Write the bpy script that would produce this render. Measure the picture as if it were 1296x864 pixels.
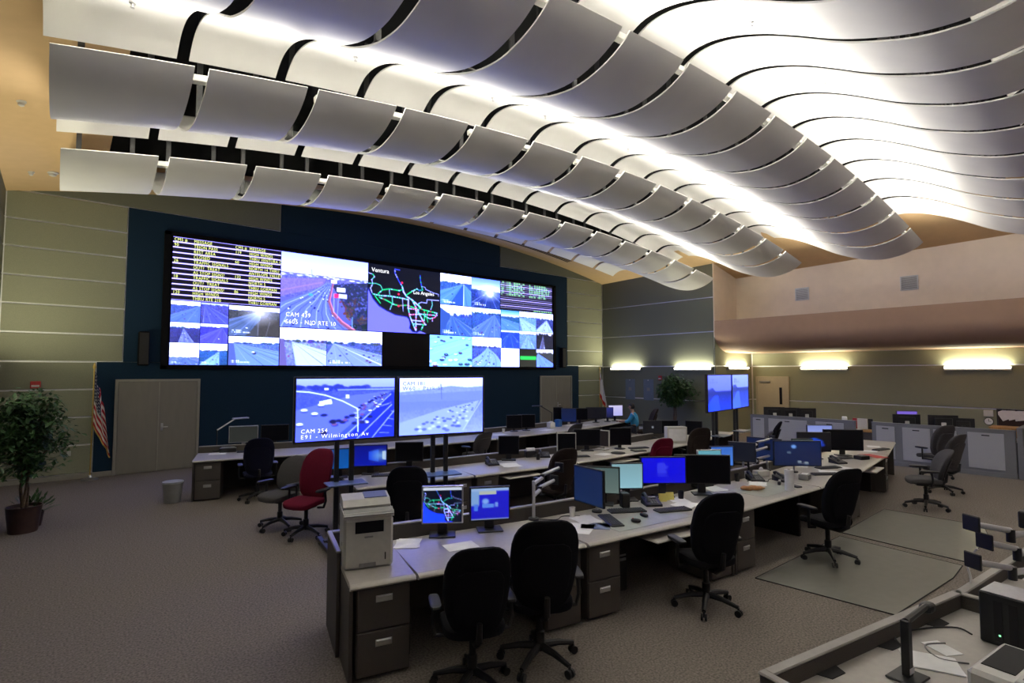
import bpy, bmesh, math, random
import numpy as np
from mathutils import Vector, Matrix
random.seed(7); np.random.seed(7)
S = bpy.context.scene
COL = S.collection
for _o in list(bpy.data.objects): bpy.data.objects.remove(_o)
PI = math.pi
def R(d): return math.radians(d)

# ------------------------------------------------------------------ camera, world, exposure
cam_d = bpy.data.cameras.new('camera'); cam = bpy.data.objects.new('camera', cam_d); COL.objects.link(cam)
cam_d.sensor_width = 36.0; cam_d.lens = 678.0/1296.0*36.0; cam_d.clip_start = .05; cam_d.clip_end = 100
cam.location = (0, 0, 2.38); cam.rotation_euler = (R(90+3.12), 0, R(-40))
S.camera = cam
S.view_settings.view_transform = 'Standard'; S.view_settings.look = 'None'
S.view_settings.exposure = 1.45; S.view_settings.gamma = 1.0
S.view_settings.use_curve_mapping = False
W = bpy.data.worlds.new('world'); S.world = W; W.use_nodes = True
W.node_tree.nodes['Background'].inputs[0].default_value = (.55, .6, .8, 1)
W.node_tree.nodes['Background'].inputs[1].default_value = 0.02
COVE_W = 27.0            # watts of each linear cove lamp
COVE_COL = (1.0, .95, .86)
SCONCE_E = 6.0
SCONCE_W = 20.0           # emission of the wall sconce lenses
SCREEN_E = 0.44
SCREEN_TINT = (.93, 1.07, 2.3)   # the displays run at a cold white point

# ------------------------------------------------------------------ materials
def srgb(r, g, b):
    f = lambda c: c/12.92 if c <= .04045 else ((c+.055)/1.055)**2.4
    return (f(r/255.), f(g/255.), f(b/255.), 1)
MATS = {}
def mat(name, col, rough=.6, metal=0., noise=0., scale=20., bump=0., spec=.5, emit=None, estr=0., trans=0., stretch=None, alpha=1.):
    if name in MATS: return MATS[name]
    m = bpy.data.materials.new(name); m.use_nodes = True; nt = m.node_tree
    b = nt.nodes['Principled BSDF']
    b.inputs['Roughness'].default_value = rough; b.inputs['Metallic'].default_value = metal
    b.inputs['Specular IOR Level'].default_value = spec
    b.inputs['Base Color'].default_value = col
    if noise or bump:
        tc = nt.nodes.new('ShaderNodeTexCoord'); mp = nt.nodes.new('ShaderNodeMapping')
        nt.links.new(tc.outputs['Object'], mp.inputs[0])
        if stretch: mp.inputs['Scale'].default_value = stretch
        n = nt.nodes.new('ShaderNodeTexNoise'); n.inputs['Scale'].default_value = scale; n.inputs['Detail'].default_value = 4
        nt.links.new(mp.outputs[0], n.inputs['Vector'])
        if noise:
            r = nt.nodes.new('ShaderNodeValToRGB'); r.color_ramp.elements[0].position = .3; r.color_ramp.elements[1].position = .7
            r.color_ramp.elements[0].color = tuple(c*(1-noise) for c in col[:3])+(1,)
            r.color_ramp.elements[1].color = tuple(min(1, c*(1+noise)) for c in col[:3])+(1,)
            nt.links.new(n.outputs['Fac'], r.inputs[0]); nt.links.new(r.outputs[0], b.inputs['Base Color'])
        if bump:
            bp = nt.nodes.new('ShaderNodeBump'); bp.inputs['Strength'].default_value = bump; bp.inputs['Distance'].default_value = .01
            nt.links.new(n.outputs['Fac'], bp.inputs['Height']); nt.links.new(bp.outputs[0], b.inputs['Normal'])
    if emit:
        b.inputs['Emission Color'].default_value = emit; b.inputs['Emission Strength'].default_value = estr
    if trans: b.inputs['Transmission Weight'].default_value = trans
    if alpha < 1: b.inputs['Alpha'].default_value = alpha
    MATS[name] = m; return m
carpet = mat('carpet', (.178, .155, .134, 1), .95, 0, .42, 55, .5, .1)
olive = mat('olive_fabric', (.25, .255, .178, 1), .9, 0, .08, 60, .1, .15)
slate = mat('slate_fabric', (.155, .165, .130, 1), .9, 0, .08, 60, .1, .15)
navy = mat('navy_fabric', (.007, .024, .048, 1), .85, 0, .1, 40, .05, .2)
reveal = mat('aluminium_reveal', (.72, .72, .72, 1), .45, .2, .05, 30)
tan = mat('tan_ceiling_paint', (.58, .40, .21, 1), .85, 0, .03, 5)
beige = mat('beige_wall_paint', (.80, .69, .57, 1), .85, 0, .03, 4)
brown = mat('brown_soffit_paint', (.40, .255, .165, 1), .8, 0, .04, 4)
plenum_m = mat('dark_plenum', (.006, .006, .006, 1), .95)
cloudm = mat('white_panel_paint', (.74, .735, .71, 1), .5, 0, .02, 3)
hangerm = mat('hanger_steel', (.10, .10, .10, 1), .6, .3, .1, 30)
lamin = mat('grey_laminate', (.345, .32, .29, 1), .35, 0, .05, 25)
bullm = mat('laminate_edge', (.40, .375, .34, 1), .4, 0, .04, 30)
pedm = mat('taupe_fabric_steel', (.070, .060, .052, 1), .7, 0, .2, 160, .1)
railm = mat('rail_grey', (.25, .235, .215, 1), .45, 0, .05, 25)
darkgap = mat('dark_recess', (.012, .011, .011, 1), .8, 0, .1, 20)
chrome = mat('brushed_steel', (.55, .55, .56, 1), .3, .9, .06, 40)
silver = mat('silver_paint', (.50, .50, .53, 1), .35, .5, .05, 30)
black = mat('black_plastic', (.012, .012, .013, 1), .45, 0, .15, 40)
blackgl = mat('black_screen', (.004, .004, .006, 1), .3, 0, .1, 8, 0, .2)
framebl = mat('matte_black_frame', (.003, .003, .004, 1), .85, 0, .1, 20, 0, .15)
fab_black = mat('black_upholstery', (.011, .011, .013, 1), .95, 0, .25, 120, .2, .1)
fab_grey = mat('grey_upholstery', (.075, .072, .075, 1), .95, 0, .25, 120, .2, .1)
fab_brown = mat('brown_upholstery', (.035, .026, .022, 1), .95, 0, .25, 120, .2, .1)
fab_red = mat('maroon_upholstery', (.14, .008, .026, 1), .9, 0, .2, 120, .2, .15)
fab_navy = mat('navy_upholstery', (.012, .013, .03, 1), .95, 0, .25, 120, .2, .1)
whitepl = mat('white_plastic', (.55, .54, .50, 1), .5, 0, .04, 20)
greypl = mat('grey_plastic', (.21, .21, .21, 1), .5, 0, .06, 20)
paper = mat('white_paper', (.74, .74, .74, 1), .8, 0, .05, 12)
doorm = mat('taupe_door', (.20, .185, .155, 1), .55, 0, .04, 12, stretch=(1, 1, .2))
framem = mat('door_frame', (.27, .255, .215, 1), .5, 0, .04, 12)
partm = mat('grey_partition_fabric', (.165, .170, .180, 1), .85, 0, .12, 120, .1)
partl = mat('light_partition_panel', (.36, .365, .385, 1), .7, 0, .08, 120)
matm = mat('chair_mat_vinyl', (.150, .146, .126, 1), .4, 0, .06, 9)
woodm = mat('honey_oak', (.36, .19, .06, 1), .5, 0, .25, 6, stretch=(1, 12, 1))
leafm = mat('ficus_leaf', (.035, .095, .025, 1), .55, 0, .5, 7)
barkm = mat('ficus_bark', (.10, .07, .045, 1), .9, 0, .3, 30, .3)
potm = mat('dark_planter', (.045, .022, .018, 1), .5, 0, .2, 14)
goldm = mat('flag_gold', (.55, .38, .10, 1), .4, .6, .1, 30)
redm = mat('red_plastic', (.45, .02, .02, 1), .5, 0, .1, 20)

def color_mat(name, emission, rough=.35):
    m = bpy.data.materials.new(name); m.use_nodes = True; nt = m.node_tree; b = nt.nodes['Principled BSDF']
    a = nt.nodes.new('ShaderNodeAttribute'); a.attribute_name = 'picture'
    b.inputs['Roughness'].default_value = rough
    if emission:
        b.inputs['Base Color'].default_value = (.01, .01, .012, 1)
        nt.links.new(a.outputs['Color'], b.inputs['Emission Color']); b.inputs['Emission Strength'].default_value = SCREEN_E
    else: nt.links.new(a.outputs['Color'], b.inputs['Base Color'])
    return m
screenm = color_mat('lit_screen_picture', True); clothm = color_mat('printed_cloth', False, .9)
def glow(name, col, e):
    return mat(name, (.05, .05, .05, 1), .5, emit=col, estr=e)
sconce_lens = glow('sconce_lens', (1, .97, .80, 1), SCONCE_E)
textw = glow('caption_white', (.92, .94, 1, 1), SCREEN_E*1.5)
texty = glow('caption_yellow', (.86, .95, .30, 1), SCREEN_E*1.3)
textb = glow('caption_blue', (.10, .12, .42, 1), SCREEN_E)

# ------------------------------------------------------------------ mesh helpers
class MB:
    def __init__(s): s.v = []; s.f = []; s.m = []
    def add(s, vs, fs, mi=0):
        o = len(s.v); s.v += [tuple(p) for p in vs]; s.f += [tuple(i+o for i in f) for f in fs]; s.m += [mi]*len(fs); return s
    def box(s, x0, x1, y0, y1, z0, z1, b=0., mi=0, M=None):
        c = Vector(((x0+x1)/2, (y0+y1)/2, (z0+z1)/2)); h = (abs(x1-x0)/2, abs(y1-y0)/2, abs(z1-z0)/2)
        b = min(b, .45*min(h)*2)
        cs = [(a, d, e) for a in (-1, 1) for d in (-1, 1) for e in (-1, 1)]
        if b <= 0:
            vs = [Vector((g[0]*h[0], g[1]*h[1], g[2]*h[2])) for g in cs]
            fs = [(0, 1, 3, 2), (4, 6, 7, 5), (0, 4, 5, 1), (2, 3, 7, 6), (0, 2, 6, 4), (1, 5, 7, 3)]
        else:
            vs = []; ix = {}
            for g in cs:
                for a in range(3):
                    ix[g, a] = len(vs); vs.append(Vector([g[k]*(h[k] if k == a else h[k]-b) for k in range(3)]))
            fs = []
            for a in range(3):
                p, q = [k for k in range(3) if k != a]
                for sg in (-1, 1):
                    def cn(i, j):
                        g = [0, 0, 0]; g[a] = sg; g[p] = i; g[q] = j; return tuple(g)
                    fs.append([ix[cn(*t), a] for t in ((-1, -1), (1, -1), (1, 1), (-1, 1))])
                for i in (-1, 1):
                    for j in (-1, 1):
                        g = [0, 0, 0]; g[p] = i; g[q] = j; g1 = list(g); g1[a] = -1; g2 = list(g); g2[a] = 1
                        fs.append([ix[tuple(g1), p], ix[tuple(g2), p], ix[tuple(g2), q], ix[tuple(g1), q]])
            for g in cs: fs.append([ix[g, 0], ix[g, 1], ix[g, 2]])
        vs = [v+c for v in vs]
        if M is not None: vs = [M @ v for v in vs]
        return s.add(vs, fs, mi)
    def tube(s, pts, r, n=8, mi=0, caps=True):
        pts = [Vector(p) for p in pts]; rr = r if isinstance(r, (list, tuple)) else [r]*len(pts)
        vs = []; up = Vector((0, 0, 1)); t0 = (pts[1]-pts[0]).normalized()
        if abs(t0.z) > .95: up = Vector((0, 1, 0))
        nx = t0.cross(up).normalized()
        for i, p in enumerate(pts):
            t = (pts[min(i+1, len(pts)-1)]-pts[max(i-1, 0)]).normalized()
            nx = (nx - t*nx.dot(t)).normalized(); ny = t.cross(nx)
            for k in range(n):
                a = 2*PI*k/n; vs.append(p+(nx*math.cos(a)+ny*math.sin(a))*rr[i])
        fs = [(i*n+k, i*n+(k+1) % n, (i+1)*n+(k+1) % n, (i+1)*n+k) for i in range(len(pts)-1) for k in range(n)]
        if caps: fs += [tuple(range(n)), tuple((len(pts)-1)*n+k for k in range(n))]
        return s.add(vs, fs, mi)
    def lathe(s, prof, n=20, c=(0, 0, 0), mi=0):
        vs = [(c[0]+r*math.cos(2*PI*k/n), c[1]+r*math.sin(2*PI*k/n), c[2]+z) for r, z in prof for k in range(n)]
        fs = [(i*n+k, i*n+(k+1) % n, (i+1)*n+(k+1) % n, (i+1)*n+k) for i in range(len(prof)-1) for k in range(n)]
        fs += [tuple(range(n)), tuple((len(prof)-1)*n+k for k in range(n))]
        return s.add(vs, fs, mi)
    def prism(s, poly, lo, hi, ax='z', mi=0):
        n = len(poly)
        def P(p, t): return {'z': (p[0], p[1], t), 'y': (p[0], t, p[1]), 'x': (t, p[0], p[1])}[ax]
        vs = [P(p, lo) for p in poly]+[P(p, hi) for p in poly]
        fs = [tuple(range(n)), tuple(range(n, 2*n))]+[(i, (i+1) % n, n+(i+1) % n, n+i) for i in range(n)]
        return s.add(vs, fs, mi)
    def sell(s, a, b, c, e1=.35, e2=.35, nu=20, nv=12, fn=None, ctr=(0, 0, 0), mi=0):
        def pw(x, e): return math.copysign(abs(x)**e, x)
        vs = []
        for i in range(1, nv):
            t = -PI/2+PI*i/nv
            for k in range(nu):
                w = 2*PI*k/nu
                vs.append(Vector((a*pw(math.cos(t), e1)*pw(math.cos(w), e2), b*pw(math.cos(t), e1)*pw(math.sin(w), e2), c*pw(math.sin(t), e1))))
        vs += [Vector((0, 0, -c)), Vector((0, 0, c))]
        if fn: vs = [Vector(fn(v)) for v in vs]
        vs = [v+Vector(ctr) for v in vs]
        fs = [(i*nu+k, i*nu+(k+1) % nu, (i+1)*nu+(k+1) % nu, (i+1)*nu+k) for i in range(nv-2) for k in range(nu)]
        B = (nv-1)*nu
        fs += [(B, (k+1) % nu, k) for k in range(nu)]+[(B+1, (nv-2)*nu+k, (nv-2)*nu+(k+1) % nu) for k in range(nu)]
        return s.add(vs, fs, mi)
    def mesh(s, name, mats, smooth=False, recalc=True):
        me = bpy.data.meshes.new(name); me.from_pydata(s.v, [], s.f)
        for m in (mats if isinstance(mats, (list, tuple)) else [mats]): me.materials.append(m)
        if len(set(s.m)) > 1: me.polygons.foreach_set('material_index', s.m)
        if recalc:
            b = bmesh.new(); b.from_mesh(me); bmesh.ops.recalc_face_normals(b, faces=b.faces); b.to_mesh(me); b.free()
        if smooth:
            me.shade_smooth()
            me.set_sharp_from_angle(angle=R(38))
        me.update(); return me
    def build(s, name, mats, parent=None, loc=(0, 0, 0), rz=0., smooth=False, recalc=True):
        return link(name, s.mesh(name, mats, smooth, recalc), parent, loc, rz)
def link(name, me, parent=None, loc=(0, 0, 0), rz=0.):
    o = bpy.data.objects.new(name, me); COL.objects.link(o); o.location = loc
    o.rotation_euler = (0, 0, rz) if not isinstance(rz, (tuple, list)) else rz
    if parent is not None: o.parent = parent
    return o
def tag(o, label, cat, group=None):
    o['label'] = label; o['category'] = cat
    if group: o['group'] = group
    return o
def thing(name, label, cat, loc=(0, 0, 0), rz=0., group=None):
    o = bpy.data.objects.new(name, None); COL.objects.link(o); o.location = loc
    o.rotation_euler = (0, 0, rz) if not isinstance(rz, (tuple, list)) else rz
    o.empty_display_size = .1
    return tag(o, label, cat, group)
def structure(o): o['kind'] = 'structure'; return o
def copy_tree(o, parent=None):
    c = o.copy(); COL.objects.link(c); c.parent = parent
    for ch in list(o.children): copy_tree(ch, c)
    return c
def text_mesh(name, lines, size, m, parent, loc, rz=0., space=1.0, sx=1.0, line=1.0):
    cu = bpy.data.curves.new(name, 'FONT'); cu.body = lines; cu.size = size; cu.space_line = line; cu.space_character = space
    cu.resolution_u = 2
    t = bpy.data.objects.new('t', cu); COL.objects.link(t)
    me = bpy.data.meshes.new_from_object(t.evaluated_get(bpy.context.evaluated_depsgraph_get()))
    bpy.data.objects.remove(t); bpy.data.curves.remove(cu)
    me.name = name; me.materials.clear(); me.materials.append(m)
    me.transform(Matrix(((sx, 0, 0, 0), (0, 0, -1, 0), (0, 1, 0, 0), (0, 0, 0, 1))))
    return link(name, me, parent, loc, rz)

# ------------------------------------------------------------------ pictures shown on screens (computed, stored as point colours)
class Pic:
    def __init__(s, w, h, bg=(0, 0, 0), ss=2):
        s.w, s.h, s.ss = w, h, ss; s.a = np.zeros((h*ss, w*ss, 3)); s.a[:] = bg
        s.v, s.u = np.meshgrid((np.arange(h*ss)+.5)/(h*ss), (np.arange(w*ss)+.5)/(w*ss), indexing='ij'); s.asp = w/h
    def fill(s, m, c, al=1.):
        m = (np.asarray(m, float)*al)[..., None]; s.a = s.a*(1-m)+np.array(c)*m
    def grad(s, v0, v1, c0, c1):
        t = np.clip((s.v-v0)/(v1-v0), 0, 1)[..., None]; m = ((s.v >= v0) & (s.v <= v1))[..., None]
        s.a = np.where(m, np.array(c0)*(1-t)+np.array(c1)*t, s.a)
    def poly(s, pts, c, al=1.):
        ins = np.zeros(s.u.shape, bool); n = len(pts)
        for i in range(n):
            (x0, y0), (x1, y1) = pts[i], pts[(i+1) % n]
            if y0 == y1: continue
            ins ^= ((y0 > s.v) != (y1 > s.v)) & (s.u < (x1-x0)*(s.v-y0)/(y1-y0)+x0)
        s.fill(ins, c, al)
    def line(s, pts, w, c, al=1., w1=None):
        n = len(pts)-1
        for i in range(n):
            (x0, y0), (x1, y1) = pts[i], pts[i+1]
            dx, dy = (x1-x0)*s.asp, y1-y0; L = dx*dx+dy*dy+1e-9
            t = np.clip(((s.u-x0)*s.asp*dx+(s.v-y0)*dy)/L, 0, 1)
            d = np.hypot((s.u-x0)*s.asp-t*dx, s.v-y0-t*dy)
            ww = w if w1 is None else w+(w1-w)*(i+t)/n
            s.fill(np.clip((ww-d)/(.6/s.h)+.5, 0, 1), c, al)
    def blob(s, x, y, rx, ry, c, al=1., soft=.5):
        d = np.hypot((s.u-x)/rx, (s.v-y)/ry); s.fill(np.clip((1-d)/soft, 0, 1), c, al)
    def rect(s, x0, x1, y0, y1, c, al=1.): s.fill((s.u >= x0) & (s.u <= x1) & (s.v >= y0) & (s.v <= y1), c, al)
    def mottle(s, v0, v1, amp, k, rng):
        n = rng.random((k+2, k*2+2)); yi = (s.v*k).astype(int); xi = (s.u*k*2).astype(int)
        m = (s.v >= v0) & (s.v <= v1); s.a += (m*(n[yi, xi]-.5)*amp)[..., None]
    def out(s, wall=True):
        a = s.a.reshape(s.h, s.ss, s.w, s.ss, 3).mean((1, 3)); a = np.clip(a, 0, 1)
        a = np.where(a <= .04045, a/12.92, ((a+.055)/1.055)**2.4); 
        if not wall: return a*.72
        l = a.mean(-1, keepdims=True)**.8; return a*(.82+1.4*a**2)*(np.array((.86, 1.0, 1.30))*(1-l)+np.array(SCREEN_TINT)*l)
def pic_mesh(name, img, x0, x1, z0, z1, y=0., m=None):
    h, w, _ = img.shape
    X, Z = np.meshgrid(np.linspace(x0, x1, w), np.linspace(z1, z0, h))
    co = np.stack([X, np.full_like(X, y), Z], -1).reshape(-1, 3).astype(np.float32)
    i = (np.arange(h-1)[:, None]*w+np.arange(w-1)[None]).reshape(-1)
    q = np.stack([i, i+w, i+w+1, i+1], -1).astype(np.int32)
    me = bpy.data.meshes.new(name); me.vertices.add(len(co)); me.vertices.foreach_set('co', co.ravel())
    me.loops.add(q.size); me.loops.foreach_set('vertex_index', q.ravel()); me.polygons.add(len(q))
    me.polygons.foreach_set('loop_start', np.arange(0, q.size, 4, dtype=np.int32))
    me.polygons.foreach_set('loop_total', np.full(len(q), 4, np.int32))
    me.update(calc_edges=True)
    at = me.attributes.new('picture', 'FLOAT_COLOR', 'POINT')
    at.data.foreach_set('color', np.concatenate([img.reshape(-1, 3), np.ones((w*h, 1))], 1).astype(np.float32).ravel())
    me.materials.append(m or screenm); return me
WH = (1, 1, 1)
def marks(p, x, y, n, size, rng, c=WH, rows=2):
    for r in range(rows):
        k = n if r else max(2, int(n*.55))
        for i in range(k):
            if rng.random() < .18: continue
            p.rect(x+i*size*.8, x+i*size*.8+size*.55, y+r*size*1.9, y+r*size*1.9+size*1.3, c, .85)
def freeway(w, h, seed, hz=.35, vx=.5, bl=-.3, br=1.2, sky=(.93, .95, 1), sky2=(.97, .97, 1), land=(.33, .42, .66), road=(.50, .60, .86),
            far=(.30, .38, .62), lanes=7, cars=26, curve=0., trees=.05, cap=True, tint=None, median=None, edge=(.75, .8, 1)):
    g = np.random.default_rng(seed); p = Pic(w, h)
    p.grad(0, hz, sky, sky2); p.grad(hz, 1, land, tuple(c*.85 for c in land))
    for i in range(26):
        x = g.random(); r = .02+.06*g.random(); p.blob(x, hz-trees*.2*g.random(), r, trees*(.25+.5*g.random()), tuple(c*(.7+.5*g.random()) for c in far), .9)
    p.mottle(hz, 1, .22, 34, g)
    for i in range(90):
        x = g.random(); d = g.random()**2*.7; p.blob(x, hz+(1-hz)*d, .012+.03*d, .010+.035*d, tuple(c*(.45+.8*g.random()) for c in land), .8)
    def at(t, d):      # t across the road 0..1, d depth 0 far .. 1 near
        y = hz+(1-hz)*d; xn = bl+(br-bl)*t; return (vx+(xn-vx)*d+curve*(1-d)*d, y)
    N = 8; ds = [(i/N) for i in range(N+1)]
    p.poly([at(0, d) for d in ds]+[at(1, d) for d in ds[::-1]], road)
    for k in range(lanes+1):
        t = k/lanes; e = k in (0, lanes) or (median is not None and k == median)
        p.line([at(t, d) for d in ds], .001, edge if e or k % 2 else tuple(c*.60 for c in road), .7 if not e else .95, w1=.012 if e else .009)
    if median is not None:
        t = median/lanes; p.line([at(t, d) for d in ds], .002, (.88, .9, 1), .9, w1=.018)
    for i in range(cars):
        d = .04+.9*g.random()**1.3; t = (int(g.random()*lanes)+.5)/lanes; x, y = at(t, d); s = .006+.034*d
        c = [(.97, .98, 1), (.14, .18, .36), (.75, .8, .95), (.10, .13, .3), (.55, .3, .4)][int(g.random()*5)]
        p.blob(x, y, s*1.1, s*.95, tuple(v*.5 for v in road), .6, .7); p.blob(x, y-s*.35, s, s*.75, c, 1, .35); p.rect(x-s*.5, x+s*.5, y-s*.75, y-s*.4, (.2, .25, .45), .8)
    if tint is not None: p.a = p.a*np.array(tint)
    if cap: marks(p, .06, .84, 16, .028, g)
    return p

# ------------------------------------------------------------------ the room
XL, XR, YF, YB, YREC, XREC, XUP = -1.03, 18.0, 15.35, -3.5, 10.08, 20.73, 19.65
def ceil_z(x, y): return 7.15-.011*(x-8.45)**2+.024*(YF-y)
structure(MB().box(XL-.2, XREC+.3, YB-.2, YF+.3, -.12, 0).build('floor', carpet))
def panel_children(parent, rects, fn, m, th=.03, gap=.019):
    for (a0, a1, z0, z1) in rects:
        mb = MB(); x0, x1, y0, y1 = fn(a0+gap, a1-gap, th); mb.box(x0, x1, y0, y1, z0+gap, z1-gap, .004); mb.build('panel', m, parent)
SEAM = [.11, .74, 1.35, 1.965, 2.58, 3.20, 3.81, 4.41, 5.02, 5.61, 6.22]
wf = structure(MB().box(XL-.2, XR+.2, YF, YF+.25, 0, 8.6).build('wall_front', reveal))
fr = lambda a0, a1, th: (a0, a1, YF-th, YF-.0005)
rows = list(zip(SEAM[:-1], SEAM[1:]))
for z0, z1 in rows:
    xl, xr = (.60, 16.46) if z1 < 2.6 else (1.08, 15.80)
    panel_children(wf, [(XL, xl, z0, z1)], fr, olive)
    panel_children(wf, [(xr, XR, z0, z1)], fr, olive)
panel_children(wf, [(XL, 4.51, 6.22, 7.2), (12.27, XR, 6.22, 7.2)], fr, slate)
panel_children(wf, [(.60, 16.46, .11, 2.58), (1.08, 15.80, 2.58, 6.22), (4.51, 12.27, 6.22, 7.6)], fr, navy, gap=0.001)
structure(MB().box(XL, .60, YF-.045, YF, 0, .11, .004).box(.60, 16.46, YF-.045, YF, 0, .11, .004).box(16.46, XR, YF-.045, YF, 0, .11, .004).build('baseboard_front', framem))
wr = structure(MB().box(XR+.03, XREC+.2, YREC+.03, YF+.25, 0, 8.6).build('wall_right', reveal))
rt = lambda a0, a1, th: (XR, XR+.0295, a0, a1)
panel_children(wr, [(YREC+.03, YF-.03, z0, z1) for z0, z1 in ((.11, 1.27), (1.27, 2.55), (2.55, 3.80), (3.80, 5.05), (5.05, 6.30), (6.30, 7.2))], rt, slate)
rc = lambda a0, a1, th: (a0, a1, YREC, YREC+.0295)
panel_children(wr, [(XR, XREC, z0, z1) for z0, z1 in ((.11, 1.27), (1.27, 2.55), (2.55, 3.60))], rc, olive)
panel_children(wr, [(XR, XUP+.1, 3.60, 7.5)], rc, beige, gap=.001)
wa = structure(MB().box(XREC+.03, XREC+.2, YB, YREC+.03, 0, 4).build('wall_alcove', reveal))
ra = lambda a0, a1, th: (XREC, XREC+.0295, a0, a1)
panel_children(wa, [(y0, y1, z0, z1) for y0, y1 in ((YB, 10.05),) for z0, z1 in ((.11, 1.27), (1.27, 2.55), (2.55, 3.05))], ra, olive)
wu = structure(MB().box(XUP, XUP+.2, YB, YREC, 4.0, 7.8).build('wall_upper', beige))
sof = [(XR, 4.17), (XUP, 4.17), (XREC+.05, 4.17), (XREC+.05, 3.05), (19.2, 3.05)]
for k in range(0, 11):
    a = R(90*k/10); sof.append((19.05-1.05*math.sin(a), 3.05+.62*(1-math.cos(a))))
sof.append((XR, 4.0))
structure(MB().prism(sof, YB, YREC-.001, 'y').build('soffit', brown, smooth=True))
wl = structure(MB().box(XL-.2, XL-.03, YB, YF+.25, 0, 8.0).build('wall_left', reveal))
lt = lambda a0, a1, th: (XL-.0295, XL, a0, a1)
panel_children(wl, [(YB, YF-.03, z0, z1) for z0, z1 in rows+[(6.22, 7.2)]], lt, olive)
structure(MB().box(XL-.2, XREC+.3, YB-.2, YB, 0, 8.6).build('wall_back', beige))
# vaulted ceiling with a long opening that shows the dark plenum
def vault():
    xs = [XL-.1+(20.0-XL+.1)*i/60 for i in range(61)]; ox0, ox1, oy0, oy1 = .55, 16.35, -3.0, 13.3
    xs = sorted(set([x for x in xs if abs(x-ox0) > .1 and abs(x-ox1) > .1]+[ox0, ox1])); ys = [YB, oy0, 0, 4, 8, 11, oy1, 14.3, YF+.05]
    mb = MB()
    for i in range(len(xs)-1):
        for j in range(len(ys)-1):
            if ox0-1e-6 <= xs[i] < ox1-1e-6 and oy0-1e-6 <= ys[j] < oy1-1e-6: continue
            q = [(xs[i], ys[j]), (xs[i+1], ys[j]), (xs[i+1], ys[j+1]), (xs[i], ys[j+1])]
            mb.add([(x, y, ceil_z(x, y)) for x, y in q], [(0, 1, 2, 3)])
    return mb
structure(vault().build('ceiling', tan, smooth=True, recalc=False))
pl = MB(); pl.box(.3, 16.6, -3.2, 13.45, 8.55, 8.6)
for a in ((.25, .3, -3.2, 13.45), (16.6, 16.65, -3.2, 13.45)): pl.box(a[0], a[1], a[2], a[3], 6.3, 8.6)
for i in range(24): pl.box(.3+16.3*i/24, .3+16.3*(i+1)/24, 13.45, 13.5, 6.3, 8.6)
# keep the side skirts of the plenum above the vault
for i, v in enumerate(pl.v):
    if v[2] < 8: pl.v[i] = (v[0], v[1], ceil_z(v[0], v[1])+.02)
structure(pl.build('ceiling_plenum', plenum_m))

# ------------------------------------------------------------------ scooped ceiling panels
PROF = [(-.92, .31), (-.80, .205), (-.58, .095), (-.30, .022), (0, 0), (.42, .07), (.88, .24), (1.23, .41), (1.65, .66), (2.05, .88), (2.45, 1.05), (2.80, 1.14), (3.08, 1.145), (3.28, 1.08), (3.45, .975)]
def spline(P, n):
    out = []
    for i in range(len(P)-1):
        p0, p1, p2, p3 = P[max(i-1, 0)], P[i], P[i+1], P[min(i+2, len(P)-1)]
        for k in range(n):
            t = k/n
            out.append(tuple(.5*(2*b+(c-a)*t+(2*a-5*b+4*c-d)*t*t+(3*b-a-3*c+d)*t**3) for a, b, c, d in zip(p0, p1, p2, p3)))
    return out+[P[-1]]
PR = spline(PROF, 3); NPAN = 14; X0P = -.15; PITCH = 17.2/14
NRM = []
for i in range(len(PR)):
    a, b = PR[max(i-1, 0)], PR[min(i+1, len(PR)-1)]; d = math.hypot(b[0]-a[0], b[1]-a[1]); NRM.append((-(b[1]-a[1])/d, (b[0]-a[0])/d))
BANDS = [('nearest the video wall', 10.42, 5.88, .0097), ('second from the video wall', 7.56, 6.07, .0110), ('third from the video wall', 4.58, 6.10, .0104), ('fourth from the video wall', 1.15, 6.10, .0104), ('unseen above the camera', -2.1, 6.10, .0104)]  # row over the camera is out of view, added to bounce light forward
ORD = ['first', 'second', 'third', 'fourth', 'fifth', 'sixth', 'seventh', 'eighth', 'ninth', 'tenth', 'eleventh', 'twelfth', 'thirteenth', 'last']
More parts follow.
